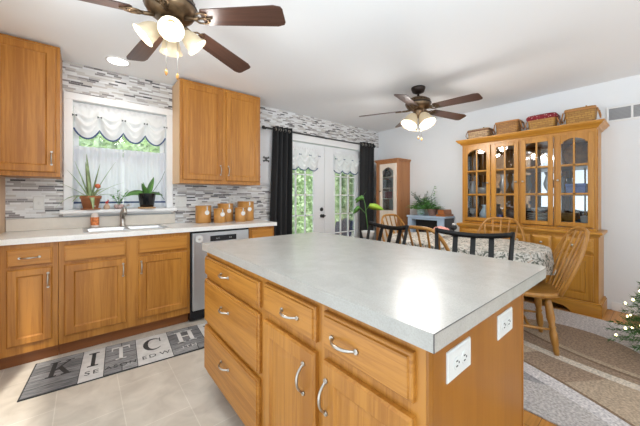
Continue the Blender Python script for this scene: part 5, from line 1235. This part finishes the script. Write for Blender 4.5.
def windsor():
    r = thing('windsor_chair', '', 'chair', (0, 0, 0), 'oak windsor chairs around the dining table')
    m = MB(); pts = []
    for i in range(36):
        a = 2 * PI * i / 36; c, s = math.cos(a), math.sin(a); w = 0.235 - 0.025 * (s < 0) * abs(s); pts.append((w * math.copysign(abs(c) ** 0.7, c), 0.205 * math.copysign(abs(s) ** 0.75, s)))
    t = bmesh.new(); lv_ = [[t.verts.new((x * k, y * k, z)) for x, y in pts] for k, z in ((0.9, 0.415), (0.985, 0.425), (1, 0.44), (0.985, 0.452), (0.9, 0.455), (0.6, 0.445))]
    for a, b in zip(lv_, lv_[1:]):
        for i in range(36): t.faces.new((a[i], a[(i + 1) % 36], b[(i + 1) % 36], b[i]))
    t.faces.new(lv_[0]); t.faces.new(lv_[-1]); bmesh.ops.recalc_face_normals(t, faces=t.faces)
    for f in t.faces: f.smooth = len(f.verts) == 4
    m.add(t); m.build('seat', chair_w, r)
    def bow(s):   # s in -1..1
        a = abs(s); z = 0.45 + 0.49 * (1 - a ** 3.2) ; w = 0.205 * (math.sin(min(a * 1.02, 1) * PI / 2) ** 0.75) * (1 + 0.2 * math.sin(PI * (z - 0.45) / 0.49))
        lean = (z - 0.45) / 0.49
        return Vector((math.copysign(w, s), -0.155 - 0.17 * lean - 0.025 * (1 - a) * 1.0, z))
    m = MB(); N_ = 40; m.tube([bow(-1 + 2 * i / N_) for i in range(N_ + 1)], 0.0145, 8); m.build('back_bow', chair_w, r)
    for k in range(5):
        q = (k - 2) / 2; b0 = Vector((q * 0.125, -0.165 - 0.012 * (1 - q * q), 0.452)); xt = q * 0.17; s_ = None
        best = min((bow(-0.9 + 1.8 * i / 200) for i in range(201)), key=lambda p: abs(p.x - xt) + (0 if p.z > 0.7 else 9)); tp_ = best
        d = tp_ - b0; sd = Vector((1, 0, 0)); nr = d.normalized().cross(sd).normalized(); m = MB(); prof = [(0, 0.008), (0.12, 0.010), (0.30, 0.022), (0.50, 0.017), (0.62, 0.008), (1.0, 0.0065)]
        L_ = [b0 + d * f - sd * w for f, w in prof]; R_ = [b0 + d * f + sd * w for f, w in prof]
        m.prism([p - nr * 0.005 for p in L_ + R_[::-1]], nr * 0.010); m.build('slat', chair_w, r)
    prof = [(0, 0.017), (0.08, 0.021), (0.14, 0.018), (0.18, 0.025), (0.36, 0.027), (0.44, 0.019), (0.47, 0.027), (0.50, 0.019), (0.62, 0.029), (0.86, 0.025), (1, 0.019)]
    feet = {}
    for sx in (-1, 1):
        for sy in (-1, 1):
            f_ = Vector((sx * 0.205, 0.20 if sy > 0 else -0.135, 0)); t_ = Vector((sx * 0.15, 0.135 if sy > 0 else -0.09, 0.42)); feet[sx, sy] = (f_, t_); m = MB(); m.turned(f_, t_, prof, 12); m.build('leg', chair_w, r)
    SP = [(0, 0.008), (0.35, 0.010), (0.5, 0.014), (0.65, 0.010), (1, 0.008)]; mids = []
    for sx in (-1, 1):
        a = feet[sx, -1][0].lerp(feet[sx, -1][1], 0.42); b = feet[sx, 1][0].lerp(feet[sx, 1][1], 0.42); mids.append((a + b) / 2); m = MB(); m.turned(a, b, SP, 10); m.build('stretcher', chair_w, r)
    m = MB(); m.turned(mids[0], mids[1], SP, 10); m.build('stretcher', chair_w, r)
    return r
w0 = windsor()
spots = [(2.87, 0.73, 26, 'oak windsor chair at the near right end of the dining table'), (2.46, 1.30, -90, 'oak windsor chair between the two black bar stools, back towards the island'), (3.47, 1.20, 96, 'oak windsor chair on the far side of the table in front of the hutch'), (3.27, 2.13, 172, 'oak windsor chair at the far end of the table, before the pine cabinet')]
for i, (x, y, a, lb) in enumerate(spots):
    o = w0 if i == 0 else copy_tree(w0)
    o.location = (x, y, RUGZ); o.rotation_euler = (0, 0, R(a)); o['label'] = lb
# table flowers and candle
fl = thing('pink_flowers', 'small bunch of pink flowers in a white vase on the dining table', 'flowers', (3.15, 1.64, 0.746))
m = MB(); m.lathe([(0.025, 0), (0.035, 0.02), (0.025, 0.065), (0.028, 0.08)], (3.15, 1.64, 0.746), 16); m.build('vase', ceramic, fl)
m = MB(); rs = random.Random(5)
for k in range(14): a = k * 2.4; rr = 0.022 * math.sqrt(k); m.lathe([(0.004, -0.012), (0.024, -0.004), (0.028, 0.01), (0.012, 0.02), (0.002, 0.016)], (3.15 + rr * math.cos(a), 1.64 + rr * math.sin(a), 0.746 + 0.105 - 0.3 * rr), 9, (rr * math.cos(a) * 12, rr * math.sin(a) * 12, 1))
m.build('blooms', pink, fl)
ca = thing('candle_holder', 'small black round candle holder on the dining table', 'candle holder', (3.30, 1.56, 0.746))
m = MB(); m.lathe([(0.03, 0), (0.03, 0.005), (0.008, 0.01), (0.008, 0.07), (0.03, 0.085), (0.038, 0.105), (0.03, 0.13)], (3.30, 1.56, 0.746), 18); m.build('holder', black_iron, ca)
m = MB(); m.lathe([(0.014, 0.1301), (0.014, 0.15), (0.012, 0.152)], (3.30, 1.56, 0.746), 12); m.build('candle', ceramic, ca)
cs = MB()
def cush(u, v):
    x = (u - .5) * 2; y = (v - .5) * 2; return None
t = bmesh.new(); bmesh.ops.create_cube(t, size=1); bmesh.ops.bevel(t, geom=t.edges[:], offset=0.2, segments=3, affect='EDGES')
bmesh.ops.transform(t, matrix=Matrix.Translation((3.27, 2.14, 0.456 + RUGZ + 0.016)) @ Matrix.Diagonal((0.36, 0.32, 0.03, 1)), verts=t.verts)
for f in t.faces: f.smooth = True
cs.add(t); tag(cs.build('seat_cushion', plain('white_cushion', (0.75, 0.74, 0.72), 0.85), None, (3.27, 2.14, 0.457)), 'white cushion on the windsor chair at the far end of the table', 'cushion')

# bar stools, facing -x towards the island; origin at floor under the seat
def stool():
    r = thing('bar_stool', '', 'bar stool', (0, 0, 0), 'black counter stools at the island')
    W = 0.225
    m = MB(); pts = round_rect(-0.20, 0.19, -0.215, 0.215, (0.04,) * 4); m.prism([(x, y, 0.60) for x, y in pts], (0, 0, 0.035), 0.006); m.build('seat', black_wood, r)
    for sy in (-1, 1):
        m = MB(); m.tube([(0.150, sy * (W - 0.01), 0.0), (0.180, sy * (W - 0.02), 0.62), (0.215, sy * (W - 0.012), 0.80), (0.255, sy * W, 0.985)], [0.019, 0.017, 0.014, 0.0125], 8); m.build('back_post', black_wood, r)
        m = MB(); m.tube([(-0.20, sy * 0.20, 0), (-0.17, sy * 0.185, 0.60)], [0.016, 0.018], 8); m.build('leg', black_wood, r)
        m = MB(); m.tube([(-0.19, sy * 0.195, 0.22), (0.160, sy * 0.208, 0.22)], 0.010, 8); m.build('footrest', black_wood, r)
    m = MB(); m.tube([(-0.185, -0.192, 0.28), (-0.185, 0.192, 0.28)], 0.011, 8); m.build('footrest', black_wood, r)
    m = MB()
    def rail(u, v): 
        y = -W + 2 * W * u; c = 1 - (2 * u - 1) ** 2; return Vector((0.25 + 0.045 * c, y, 0.985 - 0.026 * c - 0.032 * v))
    m.grid(rail, 16, 1, thick=0.018); m.build('top_rail', black_wood, r)
    for k in (-1, 0, 1):
        y = k * 0.108; c = 1 - (y / W) ** 2; m = MB(); x1 = 0.262 + 0.045 * c; x0 = 0.18 + 0.02 * c
        m.prism([(x0, y - 0.017, 0.634), (x0, y + 0.017, 0.634), (x1 - 0.004, y + 0.015, 0.942), (x1 - 0.004, y - 0.015, 0.942)], (0.012, 0, 0)); m.build('slat', black_wood, r)
    return r
s0 = stool()
for i, (x, y, a, lb) in enumerate(((1.74, 0.75, 15, 'black slat back bar stool nearer the front end of the island'), (1.71, 1.53, -10, 'black slat back bar stool farther along the island, towards the glazed doors'))):
    o = s0 if i == 0 else copy_tree(s0)
    o.location = (x, y, 0.0005 if x < 1.7 else 0.0005); o.rotation_euler = (0, 0, R(a)); o['label'] = lb

# floor plant by the doors
pp_ = thing('leaf_plant', 'tall plant with one big bright green leaf before the right black curtain', 'potted plant', (3.38, 2.92, 0))
m = MB(); m.lathe([(0.13, 0.0005), (0.13, 0.02), (0.025, 0.03), (0.025, 0.50), (0.12, 0.51), (0.12, 0.53)], (3.38, 2.92, 0), 20); m.build('stand', black_wood, pp_)
m = MB(); m.lathe([(0.07, 0.531), (0.10, 0.66), (0.106, 0.68), (0.095, 0.68), (0.09, 0.64)], (3.38, 2.92, 0), 24); m.build('pot', ceramic, pp_)
m = MB(); m.lathe([(0.09, 0.645), (0.002, 0.655)], (3.38, 2.92, 0), 16); m.build('soil', soil, pp_)
m = MB()
m.tube([(3.38, 2.92, 0.65), (3.35, 2.93, 0.9), (3.33, 2.94, 1.10), (3.30, 2.96, 1.22)], [0.008, 0.007, 0.006, 0.004], 7); m.tube([(3.34, 2.935, 1.0), (3.36, 2.90, 1.06), (3.37, 2.88, 1.08)], 0.005, 6); m.tube([(3.34, 2.935, 0.95), (3.26, 2.99, 1.05)], 0.004, 6); m.build('stem', leaf_green, pp_)
m = MB(); blade_leaf(m, (3.365, 2.89, 1.07), (0.62, -0.45, -0.12), 0.24, 0.06, 0.3, 8, -0.15, -1.0); m.build('leaf', leaf_bright, pp_)
m = MB(); blade_leaf(m, (3.30, 2.96, 1.22), (-0.5, 0.4, -0.5), 0.16, 0.035, 0.5, 7, -0.15, 1.0); blade_leaf(m, (3.26, 2.99, 1.05), (-0.4, 0.3, -0.4), 0.15, 0.05, 0.6, 7, -0.15, 1.0); blade_leaf(m, (3.31, 2.95, 1.18), (-0.6, 0.5, 0.1), 0.15, 0.04, 0.8, 7, -0.15, 1.0); blade_leaf(m, (3.30, 2.96, 1.21), (0.3, -0.3, 0.7), 0.10, 0.02, 0.3, 7, -0.15); o = m.build('leaf', leaf_green, pp_)

# patio chair outside
pc = thing('patio_chair', 'dark blue patio chair outside the right glazed door', 'chair', (4.35, 4.75, -0.12))
bx, by, bz = 4.35, 4.75, -0.12
m = MB(); m.box(bx - 0.26, bx + 0.26, by - 0.25, by + 0.25, bz + 0.36, bz + 0.40, 0.01); m.build('seat', blue_plastic, pc)
m = MB()
for k in range(5): x = bx - 0.22 + k * 0.11; m.prism([(x - 0.045, by - 0.24, bz + 0.40), (x + 0.045, by - 0.24, bz + 0.40), (x + 0.045, by - 0.36, bz + 0.86 - 0.03 * abs(k - 2)), (x - 0.045, by - 0.36, bz + 0.86 - 0.03 * abs(k - 2))], (0, 0.02, 0.004))
m.build('backrest', blue_plastic, pc)
for sx in (-1, 1):
    for yy in (by - 0.22, by + 0.22):
        m = MB(); m.box(bx + sx * 0.24 - 0.03, bx + sx * 0.24 + 0.03, yy - 0.03, yy + 0.03, bz, bz + 0.36); m.build('leg', blue_plastic, pc)
    m = MB(); m.box(bx + sx * 0.29 - 0.05, bx + sx * 0.29 + 0.05, by - 0.30, by + 0.28, bz + 0.58, bz + 0.61, 0.006); m.box(bx + sx * 0.29 - 0.02, bx + sx * 0.29 + 0.02, by + 0.18, by + 0.24, bz + 0.36, bz + 0.58); m.build('armrest', blue_plastic, pc)

# christmas tree at the right edge
TX, TY = 3.30, -0.135
ctree = thing('christmas_tree', 'small lit green Christmas tree at the right edge by the rug', 'christmas tree', (TX, TY, RUGZ))
m = MB(); m.lathe([(0.03, 0), (0.028, 0.35), (0.008, 1.08)], (TX, TY, RUGZ), 10); m.build('trunk', plain('bark', (0.10, 0.06, 0.03), 0.9), ctree)
m = MB(); m.lathe([(0.17, 0), (0.17, 0.02), (0.05, 0.05)], (TX, TY, RUGZ), 20); m.build('stand', dark_grey, ctree)
rs = random.Random(21); m = MB(); t = bmesh.new(); tips = []
for lvl in range(13):
    z = 0.20 + lvl * 0.068; rad = 0.44 * (1 - (z - 0.15) / 1.02) + 0.02; nb = max(6, int(20 * rad / 0.4))
    for k in range(nb):
        a = 2 * PI * (k + 0.5 * (lvl % 2) + rs.uniform(-.2, .2)) / nb; L_ = rad * rs.uniform(0.85, 1.08); d = Vector((math.cos(a), math.sin(a), -0.22 + rs.uniform(-.1, .1))).normalized(); p0 = Vector((TX, TY, z)); tips.append(p0 + d * L_)
        sd = d.cross(Vector((0, 0, 1))).normalized(); up = sd.cross(d)
        for q in range(120):
            f = 0.15 + 0.85 * rs.random(); an = rs.uniform(0, 6.28); nd = (sd * math.cos(an) + up * math.sin(an) + d * 0.7).normalized(); b = p0 + d * (L_ * f) + up * rs.uniform(-.008, .008); l = rs.uniform(0.03, 0.052); s_ = nd.cross(d)
            if s_.length < 1e-3: continue
            s_ = s_.normalized() * 0.0036; t.faces.new([t.verts.new(b - s_), t.verts.new(b + s_), t.verts.new(b + nd * l)])
m.add(t); m.build('needles', needle_green, ctree)
for i in range(0, len(tips), 3):
    p = tips[i] + Vector((0, 0, 0.012)); m = MB(); m.lathe([(0.002, -0.008), (0.007, -0.003), (0.007, 0.004), (0.001, 0.011)], p, 8); m.build('fairy_light', fairy, ctree)
